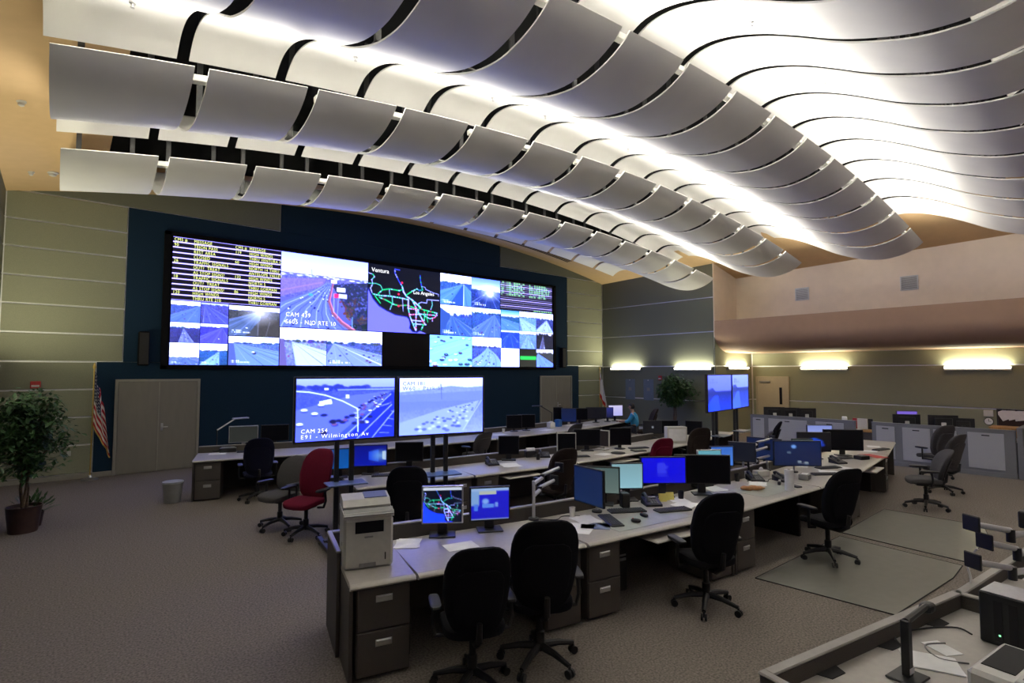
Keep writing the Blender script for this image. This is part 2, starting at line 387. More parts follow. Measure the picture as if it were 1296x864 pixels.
for bi, (bname, by, bz, bc) in enumerate(BANDS):
    zb = lambda x: bz-bc*(x-8.45)**2+.006*(x-8.45)
    for k in range(NPAN):
        xa, xb = X0P+k*PITCH+.07, X0P+(k+1)*PITCH-.07; xa -= (.04, .12, .22, 0, 0)[bi] if k == 0 else 0; xm = (xa+xb)/2
        if bi == 3 and xb < 1.0: continue
        mb = MB(); NX = 5; n = len(PR)
        for side in (0, 1):
            for i in range(NX):
                x = xa+(xb-xa)*i/(NX-1)
                for (y, z), (ny, nz) in zip(PR, NRM):
                    mb.v.append((x-xm, y+side*.022*ny, z+zb(x)-zb(xm)+side*.022*nz))
        T = NX*n
        for i in range(NX-1):
            for j in range(n-1):
                a = i*n+j; mb.f.append((a, a+1, a+n+1, a+n)); mb.f.append((T+a, T+a+n, T+a+n+1, T+a+1))
        for j in range(n-1):
            for i in (0, NX-1): a = i*n+j; mb.f.append((a, a+1, T+a+1, T+a))
        for i in range(NX-1):
            for j in (0, n-1): a = i*n+j; mb.f.append((a, a+n, T+a+n, T+a))
        mb.m = [0]*len(mb.f)
        t = thing('scooped_panel', f'{ORD[k]} scooped white panel from the left in the ceiling row {bname}', 'ceiling panel', (xm, by, zb(xm)), 0, 'scooped ceiling panels in the row '+bname)
        mb.build('shell', cloudm, t, smooth=True)
        for s in (-1, 1):
            dz = zb(xm+s*.36)-zb(xm)+.012; h = MB().box(s*.36-.035, s*.36+.035, .78, .82, .255+dz, 2.1 if bi else 1.75).box(s*.36-.06, s*.36+.06, .70, .86, .262+dz, .285+dz)
            h.build('hanger', hangerm, t)
        if k in (0, 2, 4, 5, 7, 9, 11, 13) and bi in (0, 2, 3):
            yy = 2.0 if bi == 3 else 2.45; zz = np.interp(yy, [p[0] for p in PR], [p[1] for p in PR])
            sp = MB().lathe([(.035, zz-.003), (.035, zz-.012), (.012, zz-.016), (.012, zz-.05), (.022, zz-.055), (.022, zz-.06)], 10, (.1, yy, 0))
            tag(sp.build('sprinkler_head', chrome, None, (xm, by, zb(xm)), smooth=True), f'small sprinkler head under the {ORD[k]} panel of the ceiling row {bname}', 'sprinkler', 'sprinkler heads in the ceiling panels')
    if bi < 4:  # fourth row's lamps are added fill, aimed at the unseen row over the camera
        for k in range(7):
            xa, xb = X0P+2*k*PITCH+.1, X0P+2*(k+1)*PITCH-.1; xm = (xa+xb)/2; sl = math.atan2(zb(xb)-zb(xa), xb-xa)
            t = thing('cove_light', f'{ORD[k] if k < 6 else "last"} linear cove light from the left in the ceiling row {bname}', 'cove light', (xm, by-.68, zb(xm)+(.225, .24, .33, .26)[bi]), (0, -sl, 0), 'cove lights in the row '+bname)
            L = (xb-xa)/2
            MB().box(-L, L, -.05, .05, 0, .08, .008).build('housing', whitepl, t)
            for q in (-.6, .6): MB().box(q-.02, q+.02, -.02, .02, -(.06, .07, .16, .09)[bi], 0).build('foot', hangerm, t)
            ld = bpy.data.lights.new('cove_lamp', 'AREA'); ld.shape = 'RECTANGLE'; ld.size = 2*L; ld.size_y = .08
            ld.energy = COVE_W*(.9, 1.0, 1.2, .75)[bi]; ld.color = COVE_COL
            lo = bpy.data.objects.new('cove_lamp', ld); COL.objects.link(lo); lo.parent = t; lo.location = (0, 0, .1); lo.rotation_euler = (R(180+52), 0, 0)

sd = thing('slot_diffuser', 'long slotted air diffuser in the ceiling strip above the video wall', 'air vent')
for k in range(3):
    q = MB()
    for i in range(24):
        xa, xb = 7.0+i*.34, 7.0+(i+1)*.34; y = 14.42+k*.10; za, zb2 = ceil_z(xa, y), ceil_z(xb, y)
        q.add([(xa, y, za-.004), (xb, y, zb2-.004), (xb, y+.045, zb2-.004), (xa, y+.045, za-.004), (xa, y, za-.016), (xb, y, zb2-.016), (xb, y+.045, zb2-.016), (xa, y+.045, za-.016)], [(4, 5, 6, 7), (0, 1, 5, 4), (2, 3, 7, 6)])
    q.build('slot', darkgap, sd, recalc=False)
# ------------------------------------------------------------------ video wall
VW = thing('video_wall', 'huge video wall of traffic camera pictures mounted on the navy wall', 'video wall', (0, YF-.03, 2.42))
vz0, vz1, vx0, vx1 = 0.0, 3.36, 1.80, 15.08
MB().box(vx0, vx1, -.07, 0, vz0, vz1, .01).build('housing', framebl, VW)
fb = MB()
for a in ((vx0, vx1, vz0, vz0+.09), (vx0, vx1, vz1-.09, vz1), (vx0, vx0+.14, vz0, vz1), (vx1-.14, vx1, vz0, vz1)): fb.box(a[0], a[1], -.095, -.071, a[2], a[3], .006)
fb.build('bezel', framebl, VW)
def vtile(img, x0, x1, z0, z1, label=None, g=.006):
    o = link('screen', pic_mesh('screen', img, x0+g, x1-g, z0-2.42+g, z1-2.42-g, -.078), VW)
    if label: o['label'] = label
    return o
def board(w, h, rowsn, txt=None):
    p = Pic(w, h, (.03, .02, .09), 3)
    for i in range(rowsn+1):
        v = i/rowsn; p.rect(0, 1, v-.0095*12/rowsn, v+.0095*12/rowsn, (.88, .82, .97))
    return p
bo = vtile(board(30, 190, 12).out(), 1.97, 4.51, 4.11, 5.67, 'dark message board in yellow letters')
rh = (5.67-4.11)/12
LC = ['CMS #', '90', '', '', '26', '', '', '18', '', '', '120', '']
LM = ['MESSAGE', 'TEJON PASS', 'REST AREA', 'CLOSED', 'TRAFFIC SIGNALS', 'OUT?  TREAT', 'AS STOP SIGNS!', 'TRAFFIC SIGNALS', 'OUT?  TREAT', 'AS STOP SIGNS!', 'HIGH WINDS', 'THRU RTE 210']
RC = ['CMS #', '119', '', '60', '', '', '132', '', '', '86', '', '']
RM = ['MESSAGE', 'HIGH WINDS', 'THRU VENTURA CO', 'HIGH WINDS', 'NORTH 14 THRU', 'ANTELOPE VALLEY', 'HIGH WINDS', 'NORTH 5', 'THRU GORMAN', 'HIGH WINDS', 'NORTH 5', 'THRU GORMAN']
for xx, colm in ((2.00, LC), (2.42, LM), (3.36, RC), (3.70, RM)):
    for i, s in enumerate(colm):
        if s: text_mesh('lettering', s, .122, texty, bo, (xx, -.081, 5.67-2.42-(i+.83)*rh), space=1.12, sx=.74)
def tint_fw(w, h, seed, **k): return freeway(w, h, seed, **k).out()
# six small pictures, lower left
cx_ = [1.97, 2.61, 3.245]; rz_ = [4.10, 3.57, 3.07, 2.52]
SM = [dict(hz=.22, vx=.95, bl=-.6, br=1.3, road=(.44, .56, .84), land=(.36, .45, .72)), dict(hz=.12, vx=.15, bl=.1, br=1.5, road=(.40, .42, .80), land=(.40, .40, .72), sky=(.6, .6, .9)),
      dict(hz=.30, vx=.45, bl=.3, br=.8, road=(.55, .58, .80), land=(.30, .30, .60), trees=.12), dict(hz=.18, vx=.8, bl=-.5, br=1.1, road=(.42, .40, .92), land=(.34, .32, .80), sky=(.85, .85, 1)),
      dict(hz=.66, vx=.5, bl=-.5, br=1.6, road=(.45, .55, .80), land=(.55, .62, .85), trees=.03), dict(hz=.36, vx=.7, bl=.0, br=.7, road=(.65, .78, .95), land=(.25, .48, .72), trees=.08)]
for r in range(3):
    for c in range(2):
        k = dict(SM[r*2+c]); k.setdefault('cars', 12)
        vtile(tint_fw(40, 32, 10+r*2+c, cap=(r == 2), lanes=5, **k), cx_[c], cx_[c+1], rz_[r+1], rz_[r])
p = freeway(72, 50, 21, hz=.16, vx=.62, bl=-1.0, br=.55, road=(.42, .50, .62), land=(.33, .33, .36), sky=(1, 1, 1), cars=5, trees=.03, cap=False)
p.poly([(.33, 1), (.6, .45), (.66, .4), (1, .42), (1, 1)], (.35, .32, .30), .75); p.blob(.6, .2, .45, .5, (1, .98, .93), .85, 1); p.line([(.56, .5), (.57, 1)], .006, (.8, .8, .85), .6); p.line([(.8, .5), (.72, 1)], .006, (.8, .8, .85), .6)
marks(p, .06, .8, 15, .03, np.random.default_rng(1)); vtile(p.out(), 3.25, 4.51, 3.29, 4.08)
p = freeway(72, 50, 22, hz=.24, vx=.1, bl=.15, br=2.6, road=(.55, .66, .92), land=(.45, .55, .82), cars=0, trees=.06, lanes=9, cap=False)
p.poly([(0, .24), (.1, .24), (.17, 1), (0, 1)], (.42, .48, .70)); p.blob(.5, .58, .05, .05, (.12, .16, .35)); p.blob(.48, .54, .04, .035, (.95, .95, 1))
marks(p, .06, .82, 16, .028, np.random.default_rng(2)); vtile(p.out(), 3.26, 4.51, 2.52, 3.28)
# the large picture of camera 439
def cam439(w, h):
    g = np.random.default_rng(4); p = Pic(w, h)
    p.grad(0, .28, (.78, .80, 1), (.88, .88, 1)); p.grad(.27, 1, (.52, .50, .80), (.42, .44, .74)); p.mottle(.27, .6, .20, 60, g)
    for i in range(60): p.blob(g.random(), .28+.03*g.random(), .02+.03*g.random(), .012, (.95, .95, 1) if i % 3 else (.45, .5, .8), .7)
    p.poly([(0, .36), (.5, .3), (.45, .42), (0, .6)], (.68, .56, .78), .6); p.line([(0, .52), (.45, .36)], .008, (.75, .6, .75), .7)
    p.poly([(.56, .38), (1, .3), (1, 1), (.88, 1)], (.22, .24, .42))
    for i in range(420):
        x = .58+.42*g.random(); y = .33+.50*g.random()
        if x < .57+.40*(y-.33): continue
        c = [(.20, .24, .50), (.30, .34, .62), (.16, .20, .38), (.45, .48, .75), (.12, .26, .24)][i % 5]
        q = .3+y; p.blob(x, y, q*(.010+.014*g.random()), q*(.010+.016*g.random()), c, .85)
    for x, y, c in ((.72, .66, (.50, .26, .40)), (.78, .78, (.42, .32, .32)), (.80, .70, (.40, .30, .36)), (.94, .84, (.42, .32, .30)), (.9, .88, (.40, .31, .28)), (.86, .6, (.34, .28, .34)), (.75, .8, (.5, .33, .25)), (.97, .95, (.12, .22, .22)), (.85, .97, (.10, .20, .22))):
        for k in range(14): p.blob(x+g.normal(0, .025), y+g.normal(0, .028), .018, .02, tuple(v*(.7+.6*g.random()) for v in c), .9, .7)
    L = [(.50, .36), (.40, .45), (.22, .56), (-.1, .74), (-.3, 1)]; Rr = [(.57, .36), (.55, .5), (.53, .62), (.58, .78), (.68, .90), (.84, 1.02)]
    p.poly(L+Rr[::-1], (.50, .56, .90))
    for k in range(1, 11):
        t = k/11; q = []
        for i in range(7):
            s = i/6; a = np.array([np.interp(s, np.linspace(0, 1, 5), [v[j] for v in L]) for j in (0, 1)]); b = np.array([np.interp(s, np.linspace(0, 1, 6), [v[j] for v in Rr]) for j in (0, 1)]); q.append(tuple(a*(1-t)+b*t))
        p.line(q, .002, (.78, .82, 1) if k % 2 else (.34, .38, .72), .8, w1=.007)
        for i in range(5):
            s = g.random()*6; i0 = min(5, int(s)); x, y = [q[i0][j]+(q[i0+1][j]-q[i0][j])*(s-i0) for j in (0, 1)]
            p.blob(x+.015, y, .006+.012*(y-.3), .006+.010*(y-.3), [(.08, .1, .28), (.95, .95, 1), (.12, .14, .35)][i % 3], 1, .4)
    p.line(Rr, .01, (.66, .40, .50), .9, w1=.030); p.line([(x+.012, y-.015) for x, y in Rr], .004, (.9, .62, .66), .9, w1=.012)
    p.rect(.62, .72, .41, .47, (.95, .96, 1)); p.rect(.58, .65, .50, .56, (.90, .25, .50)); p.rect(.645, .74, .50, .56, (.86, .86, .98)); p.rect(.30, .345, .53, .56, (.35, .70, .72))
    p.line([(.585, .5), (.59, .76)], .005, (.75, .8, 1)); p.line([(.64, .55), (.63, .84)], .004, (.7, .75, .95)); p.line([(.81, .82), (.81, .97)], .005, (.55, .75, .80))
    p.line([(.33, .2), (.335, .29)], .005, (.62, .64, .9), .8); p.rect(.55, .62, .31, .36, (.95, .95, 1), .9)
    return p.out()
o = vtile(cam439(150, 124), 4.51, 7.06, 3.585, 5.67)
text_mesh('lettering', 'CAM 439', .17, textw, o, (4.66, -.081, 3.88-2.42), space=1.1, sx=.95)
text_mesh('lettering', 'S605 - N/O RTE 10', .17, textw, o, (4.66, -.081, 3.68-2.42), space=1.1, sx=.95)
p = freeway(66, 54, 31, hz=.36, vx=.25, bl=.35, br=2.2, road=(.80, .83, .98), land=(.62, .66, .88), sky=(1, 1, 1), far=(.32, .36, .58), cars=3, trees=.09, cap=False, lanes=6)
p.poly([(0, .3), (.09, .3), (.16, 1), (0, 1)], (.52, .46, .66)); vtile(p.out(), 4.52, 5.82, 2.52, 3.57)
p = freeway(84, 54, 32, hz=.38, vx=.12, bl=-.1, br=1.9, road=(.62, .68, .92), land=(.40, .46, .72), sky=(1, 1, 1), far=(.28, .33, .55), cars=22, trees=.10, lanes=7, median=4)
vtile(p.out(), 5.82, 7.55, 2.52, 3.57)
# road map
GR, RE, WL, BL = (.12, .85, .52), (.92, .16, .34), (.80, .80, .98), (.26, .32, .86)
def road_map(w, h, ocean=(.56, .54, .96), seed=3):
    g = np.random.default_rng(seed); p = Pic(w, h, (.015, .03, .10), 2)
    coast = [(0, .36), (.07, .52), (.15, .62), (.25, .68), (.36, .73), (.52, .75), (.55, .78), (.57, .86), (.56, .92), (.60, .97), (.66, .98), (.70, .955), (.83, 1.01), (0, 1.01)]
    p.poly(coast, ocean); p.line(coast[:-2], .010, (.05, .10, .55), .9)
    P = lambda x, y: ((x-30)/745, (y-75)/720)
    def rd(pts, c, wd=.007, dots=None):
        q = [P(*a) for a in pts]; p.line(q, wd, c)
        if dots:
            for (x0, y0), (x1, y1) in zip(q[:-1], q[1:]):
                n = max(2, int(math.hypot(x1-x0, y1-y0)/.028))
                for i in range(n):
                    if g.random() < .75: cc = dots[int(g.random()*len(dots))]; t = i/n; p.blob(x0+(x1-x0)*t, y0+(y1-y0)*t, .013, .013, cc, 1, .5)
    rd([(335, 108), (290, 105), (290, 145), (330, 230), (365, 285)], BL, .008, [BL, WL, BL, GR]); rd([(365, 285), (380, 345), (410, 390), (470, 425), (560, 500)], WL, .012, [WL, GR])
    rd([(552, 140), (555, 190), (570, 265), (580, 300), (545, 310), (520, 295)], BL, .008, [BL, GR]); rd([(570, 262), (605, 265), (615, 290), (700, 320), (755, 330), (755, 355)], WL, .005)
    rd([(520, 295), (470, 325), (410, 375)], GR, .009, [GR, GR, WL]); rd([(35, 180), (75, 190), (90, 215), (65, 250), (75, 290), (55, 340), (70, 390)], WL, .006, [GR, WL]); rd([(30, 290), (110, 285), (150, 300), (170, 345)], WL, .005, [GR])
    rd([(130, 390), (170, 345), (235, 328), (335, 335), (370, 320)], GR, .009, [GR, GR, WL]); rd([(80, 400), (150, 410), (240, 405), (330, 412), (430, 425)], WL, .010, [GR, GR, WL]); rd([(235, 328), (240, 390)], WL, .005, [GR])
    rd([(140, 430), (200, 450), (280, 490), (330, 500), (420, 488), (490, 510), (540, 570)], GR, .010, [GR, GR, WL, RE]); rd([(265, 410), (270, 480), (245, 550)], WL, .006, [GR]); rd([(370, 425), (378, 560)], WL, .005); rd([(100, 420), (150, 490)], GR, .008, [GR])
    rd([(430, 425), (430, 520), (445, 600), (480, 690), (510, 760)], WL, .011, [WL, GR, RE]); rd([(470, 425), (520, 520), (560, 600), (610, 690)], WL, .012, [WL, GR, RE]); rd([(500, 480), (515, 560), (510, 680), (515, 755)], WL, .010, [GR, RE, WL])
    rd([(540, 460), (545, 510), (600, 525), (740, 550)], GR, .010, [GR, RE, WL]); rd([(450, 590), (560, 575), (740, 575)], WL, .010, [WL, GR, RE]); rd([(460, 650), (600, 655)], WL, .009, [WL, RE]); rd([(480, 690), (600, 690), (620, 690)], WL, .009, [GR, WL]); rd([(600, 525), (605, 600), (590, 700), (570, 750)], GR, .010, [GR, WL, RE])
    rd([(600, 590), (660, 620), (720, 600), (740, 550)], WL, .009, [RE, GR]); rd([(640, 530), (625, 600), (640, 660)], GR, .007, [GR]); rd([(540, 455), (570, 440), (625, 445), (630, 405), (760, 402)], WL, .006, None); rd([(680, 405), (688, 460), (670, 515)], WL, .006, [GR]); rd([(430, 520), (540, 530)], WL, .009, [RE, WL]); rd([(690, 610), (690, 645)], WL, .008, [RE])
    for x, y in ((363, 245), (330, 375), (330, 505)): q = P(x, y); p.blob(q[0], q[1], .02, .022, (.95, .15, .35), 1, .4)
    return p.out()
o = vtile(road_map(150, 122), 7.06, 9.64, 3.585, 5.67, 'dark road map with a lavender sea')
text_mesh('lettering', 'Ventura', .19, textw, o, (7.17, -.081, 5.42-2.42), sx=.95); text_mesh('lettering', 'Los Angeles', .17, textw, o, (8.62, -.081, 4.86-2.42), sx=.95)
MB().box(7.56, 9.24, -.080, -.0715, .106, 1.145).build('screen', blackgl, VW)['label'] = 'blank dark screen tile'
# right-hand pictures
TE = dict(land=(.28, .46, .74), far=(.24, .38, .66))
p = freeway(56, 48, 41, hz=.28, vx=.74, bl=-1.1, br=1.5, road=(.42, .64, .90), sky=(.98, .99, 1), cars=14, lanes=8, **TE); p.poly([(.72, .3), (.76, .3), (.72, 1), (.28, 1)], (.22, .42, .72)); p.line([(.745, .3), (.74, 1)], .01, (.95, .95, 1)); marks(p, .12, .84, 15, .03, np.random.default_rng(5)); vtile(p.out(), 9.64, 10.93, 4.62, 5.67)
p = freeway(56, 48, 42, hz=.42, vx=.6, bl=-.2, br=1.3, road=(.18, .30, .62), land=(.20, .32, .66), sky=(.55, .68, .95), sky2=(.92, .95, 1), cars=4, cap=False); p.blob(.62, .46, .5, .34, (1, 1, 1), .95, 1); p.blob(.64, .5, .14, .16, (1, 1, 1), 1, .8); marks(p, .08, .82, 18, .03, np.random.default_rng(6)); vtile(p.out(), 10.93, 12.22, 4.62, 5.67)
p = freeway(56, 48, 43, hz=.34, vx=.36, bl=.05, br=1.4, road=(.32, .50, .80), sky=(1, 1, 1), cars=12, trees=.12, lanes=7, **TE); p.poly([(0, .1), (.32, .32), (.1, 1), (0, 1)], (.26, .42, .68)); marks(p, .08, .82, 17, .03, np.random.default_rng(7)); vtile(p.out(), 9.65, 10.95, 3.575, 4.61)
vtile(freeway(56, 48, 44, hz=.2, vx=.78, bl=-.3, br=1.2, road=(.42, .56, .86), sky=(.9, .95, 1), cars=10, trees=.08, **TE).out(), 10.95, 12.25, 3.575, 4.61)
p = freeway(76, 52, 45, hz=-.9, vx=3.0, bl=-6, br=2.2, road=(.66, .86, .96), land=(.6, .82, .95), cars=0, cap=False, lanes=14, trees=.0); g = np.random.default_rng(9)
for i in range(26):
    x, y = g.random(), g.random(); c = [(.12, .18, .36), (.97, 1, 1), (.16, .30, .42), (.35, .16, .36), (.85, .95, 1)][i % 5]; s = .035+.03*y; p.blob(x+.01, y+.02, s*1.15, s*.8, (.38, .60, .76), .9, .5); p.blob(x, y, s, s*.8, c, 1, .4); p.blob(x, y-s*.3, s*.6, s*.3, (.7, .85, .95), .8)
marks(p, .05, .86, 16, .028, g); vtile(p.out(), 9.25, 10.97, 2.52, 3.57)
p = freeway(56, 52, 46, hz=.34, vx=.5, bl=-.4, br=1.0, road=(.62, .74, .96), land=(.36, .46, .78), sky=(1, 1, 1), cars=20, curve=.5, cap=False, trees=.08); marks(p, .06, .08, 17, .032, np.random.default_rng(8), (.75, .8, .92)); vtile(p.out(), 10.97, 12.28, 2.52, 3.57)
p = board(70, 60, 14); g = np.random.default_rng(12)
for r in range(7):
    for (a, b) in ((.02, .07), (.11, .44), (.54, .60), (.62, .84+.1*g.random())):
        x = a
        while x < b:
            if g.random() < .82: p.rect(x, x+.016, (r+.18)/14, (r+.85)/14, (.62, .86, .52))
            x += .021
x = .62
while x < .98: p.rect(x, x+.016, 13.2/14, 13.85/14, (.62, .86, .52)); x += .021
vtile(p.out(), 12.23, 14.87, 4.64, 5.69, 'message list in small green letters')
sx_ = [12.26, 13.15, 14.02, 14.92]; sz_ = [4.62, 3.88, 3.21, 2.52]
SR = [dict(hz=.35, vx=-.3, bl=-1, br=2.5, road=(.42, .62, .88), land=(.20, .46, .66), sky=(.35, .66, .80)), dict(hz=.3, vx=.0, bl=.2, br=1.6, road=(.70, .80, .98), land=(.55, .70, .95)), dict(hz=.35, vx=.6, bl=-.1, br=1.0, road=(.75, .80, 1), land=(.30, .34, .62), trees=.12),
      dict(hz=.14, vx=.5, bl=-.3, br=1.3, road=(.16, .36, .82), land=(.14, .34, .80), sky=(.7, .8, 1)), dict(hz=.2, vx=.5, bl=.1, br=.9, road=(.60, .72, .97), land=(.55, .68, .95)), dict(hz=.2, vx=.4, bl=.2, br=.5, road=(.40, .38, .52), land=(.16, .15, .25), far=(.2, .18, .25), trees=.2, sky=(.85, .85, .95)),
      None, None, dict(hz=.25, vx=.1, bl=-.2, br=1.3, road=(.52, .66, .95), land=(.22, .24, .30), far=(.3, .28, .25), trees=.12)]
for r in range(3):
    for c in range(3):
        k = SR[r*3+c]
        if k: img = freeway(30, 26, 60+r*3+c, cap=False, lanes=5, cars=12, **k).out()
        elif c == 0: q = Pic(12, 12, (.97, .98, 1)); img = q.out()
        else: q = Pic(30, 26, (.02, .07, .08)); q.rect(.06, .96, .40, .60, (.10, .88, .35)); img = q.out()
        vtile(img, sx_[c], sx_[c+1], sz_[r+1], sz_[r])

# ------------------------------------------------------------------ doors, speakers, wall fittings
def double_door(name, x0, x1, y):
    t = bpy.data.objects.new(name, None); COL.objects.link(t); t.location = (x0, y, 0); structure(t); w = x1-x0
    MB().box(0, .06, -.06, 0, 0, 2.18, .004).box(w-.06, w, -.06, 0, 0, 2.18, .004).box(.06, w-.06, -.06, 0, 2.12, 2.18, .004).build('door_frame', framem, t)
    m = w/2
    for a, b in ((.065, m-.003), (m+.003, w-.065)): MB().box(a, b, -.04, -.002, .01, 2.115, .003).build('door_leaf', doorm, t)
    h = MB().box(m+.05, m+.10, -.05, -.04, .95, 1.13, .004).tube([(m+.075, -.045, 1.04), (m+.075, -.09, 1.04), (m+.19, -.09, 1.04)], .010, 8); h.build('door_handle', chrome, t)
    MB().box(m-.012, m+.012, -.05, -.04, .01, 2.115).build('astragal', framem, t)
double_door('door_1', .95, 2.66, YF-.03); double_door('door_2', 14.25, 16.02, YF-.03)
t = bpy.data.objects.new('door_3', None); COL.objects.link(t); t.location = (XREC, 9.90, 0); t.rotation_euler = (0, 0, R(-90)); structure(t)
dm = mat('cream_door', (.42, .37, .27, 1), .5, 0, .03, 9)
MB().box(0, .05, -.06, 0, 0, 2.16, .004).box(1.17, 1.22, -.06, 0, 0, 2.16, .004).box(.05, 1.17, -.06, 0, 2.11, 2.16, .004).build('door_frame', dm, t)
MB().box(.055, 1.165, -.045, -.002, .01, 2.105, .003).build('door_leaf', dm, t)
MB().box(.88, .98, -.05, -.045, 1.12, 1.75, .002).build('vision_panel', blackgl, t); MB().box(.15, .55, -.10, -.05, 1.93, 2.0, .01).build('door_closer', greypl, t)
MB().tube([(1.1, -.05, 1.0), (1.1, -.1, 1.0), (.98, -.1, 1.0)], .011, 8).build('door_handle', chrome, t)
for x, lb in ((1.455, 'black column loudspeaker on the navy wall left of the video wall'), (15.44, 'black column loudspeaker on the navy wall right of the video wall')):
    t = thing('wall_speaker', lb, 'loudspeaker', (x, YF-.03, 2.9), 0, 'wall loudspeakers'); MB().box(-.11, .11, -.20, -.03, -.40, .40, .02).build('cabinet', framebl, t); MB().box(-.09, .09, -.208, -.2005, -.37, .37, .003).build('grille', darkgap, t); MB().box(-.04, .04, -.03, 0, -.1, .1).build('bracket', black, t)
def sconce(label, loc, rz, grp='wall sconces'):
    t = thing('wall_sconce', label, 'wall light', loc, rz, grp)
    MB().box(-.76, .76, -.10, 0, -.06, .0, .01).build('tray', whitepl, t); MB().box(-.75, .75, -.115, -.02, .001, .055, .012).build('lens', sconce_lens, t)
    ld = bpy.data.lights.new('sconce_lamp', 'AREA'); ld.shape = 'RECTANGLE'; ld.size = 1.46; ld.size_y = .07; ld.energy = SCONCE_W; ld.color = (1, .94, .66)
    lo = bpy.data.objects.new('sconce_lamp', ld); COL.objects.link(lo); lo.parent = t; lo.location = (0, -.065, .065); lo.rotation_euler = (R(180+12), 0, 0)
    for s in (-1, 1): MB().box(s*.765-.006, s*.765+.006, -.115, 0, -.06, .06, .003).build('end_cap', greypl, t)
sconce('lit linear sconce on the slate wall, nearest the front corner', (XR, 14.04, 2.44), R(-90))
sconce('lit linear sconce on the slate wall above the small ficus', (XR, 10.95, 2.44), R(-90))
sconce('lit linear sconce on the narrow return wall beside the alcove', (19.55, YREC, 2.46), 0)
sconce('lit linear sconce on the alcove wall, nearer the cream door', (XREC, 7.46, 2.45), R(-90))
sconce('lit linear sconce on the alcove wall, nearer the notice board', (XREC, 3.31, 2.45), R(-90))
sconce('lit linear sconce on the left wall near the front corner', (XL, 13.45, 2.44), R(90)); sconce('lit linear sconce on the left wall by the big ficus', (XL, 10.95, 2.44), R(90))
for y, lb in ((7.70, 'grey air grille on the beige upper wall, left one'), (4.62, 'grey air grille on the beige upper wall, right one')):
    t = thing('air_grille', lb, 'air vent', (XUP, y, 5.04), R(-90), 'air grilles'); MB().box(-.22, .22, -.012, 0, -.21, .21, .003).build('backing', greypl, t)
    f = MB()
    for a in ((-.23, .23, -.22, -.19), (-.23, .23, .19, .22), (-.23, -.20, -.22, .22), (.20, .23, -.22, .22)): f.box(a[0], a[1], -.03, -.012, a[2], a[3], .003)
    f.build('frame', silver, t)
    for k in range(9): MB().box(-.2, .2, -.024, -.012, -.17+k*.042-.006, -.17+k*.042+.006).build('slat', silver, t)
def small_box(name, lb, cat, loc, rz, w, h, m, m2=None):
    t = thing(name, lb, cat, loc, rz); MB().box(-w/2, w/2, -.05, 0, -h/2, h/2, .008).build('case', m, t)
    MB().box(-w*.38, w*.38, -.056, -.05, -h*.30, -h*.02, .002).build('plate', m2 or whitepl, t); return t
small_box('fire_alarm', 'red fire alarm box on the olive wall above the big ficus', 'fire alarm', (-.42, YF-.03, 2.08), 0, .17, .15, redm)
small_box('fire_alarm', 'red fire alarm box on the slate wall under the sconces', 'fire alarm', (XR, 12.39, 2.10), R(-90), .15, .17, redm)
small_box('outlet_plate', 'small ivory outlet plate low on the olive wall', 'outlet', (.18, YF-.03, .57), 0, .07, .11, whitepl)
pm = mat('blue_clear_acrylic', (.16, .20, .26, 1), .15, 0, .05, 5)
for y, lb in ((13.85, 'clear acrylic plaque on the slate wall, left one'), (12.95, 'clear acrylic plaque on the slate wall, right one')):
    t = thing('wall_plaque', lb, 'plaque', (XR, y, 1.62), R(-90), 'acrylic plaques'); MB().box(-.24, .24, -.02, 0, -.42, .42, .006).build('sheet', pm, t); MB().box(-.07, .07, -.03, -.02, -.05, .08, .01).build('emblem', greypl, t)
    MB().lathe([(.02, 0), (.02, .03)], 10).build('standoff', chrome, t, (0, -.02, .38), (R(90), 0, 0))
for x, y, r, lb in ((-.62, 7.6, .07, 'round smoke detector on the tan ceiling left of the panels, nearest the camera'), (-.60, 10.6, .05, 'small sprinkler rosette on the tan ceiling, middle of the left strip'), (-.60, 14.0, .045, 'small sprinkler rosette on the tan ceiling near the front wall'), (-.28, 14.0, .08, 'white ceiling speaker disc on the tan ceiling near the front wall')):
    tag(MB().lathe([(r*1.2, .01), (r*1.2, -.01), (r*.8, -.03), (r*.75, -.06), (r*.3, -.075)], 16).build('ceiling_fitting', whitepl, None, (x, y, ceil_z(x, y)), smooth=True), lb, 'ceiling fitting')

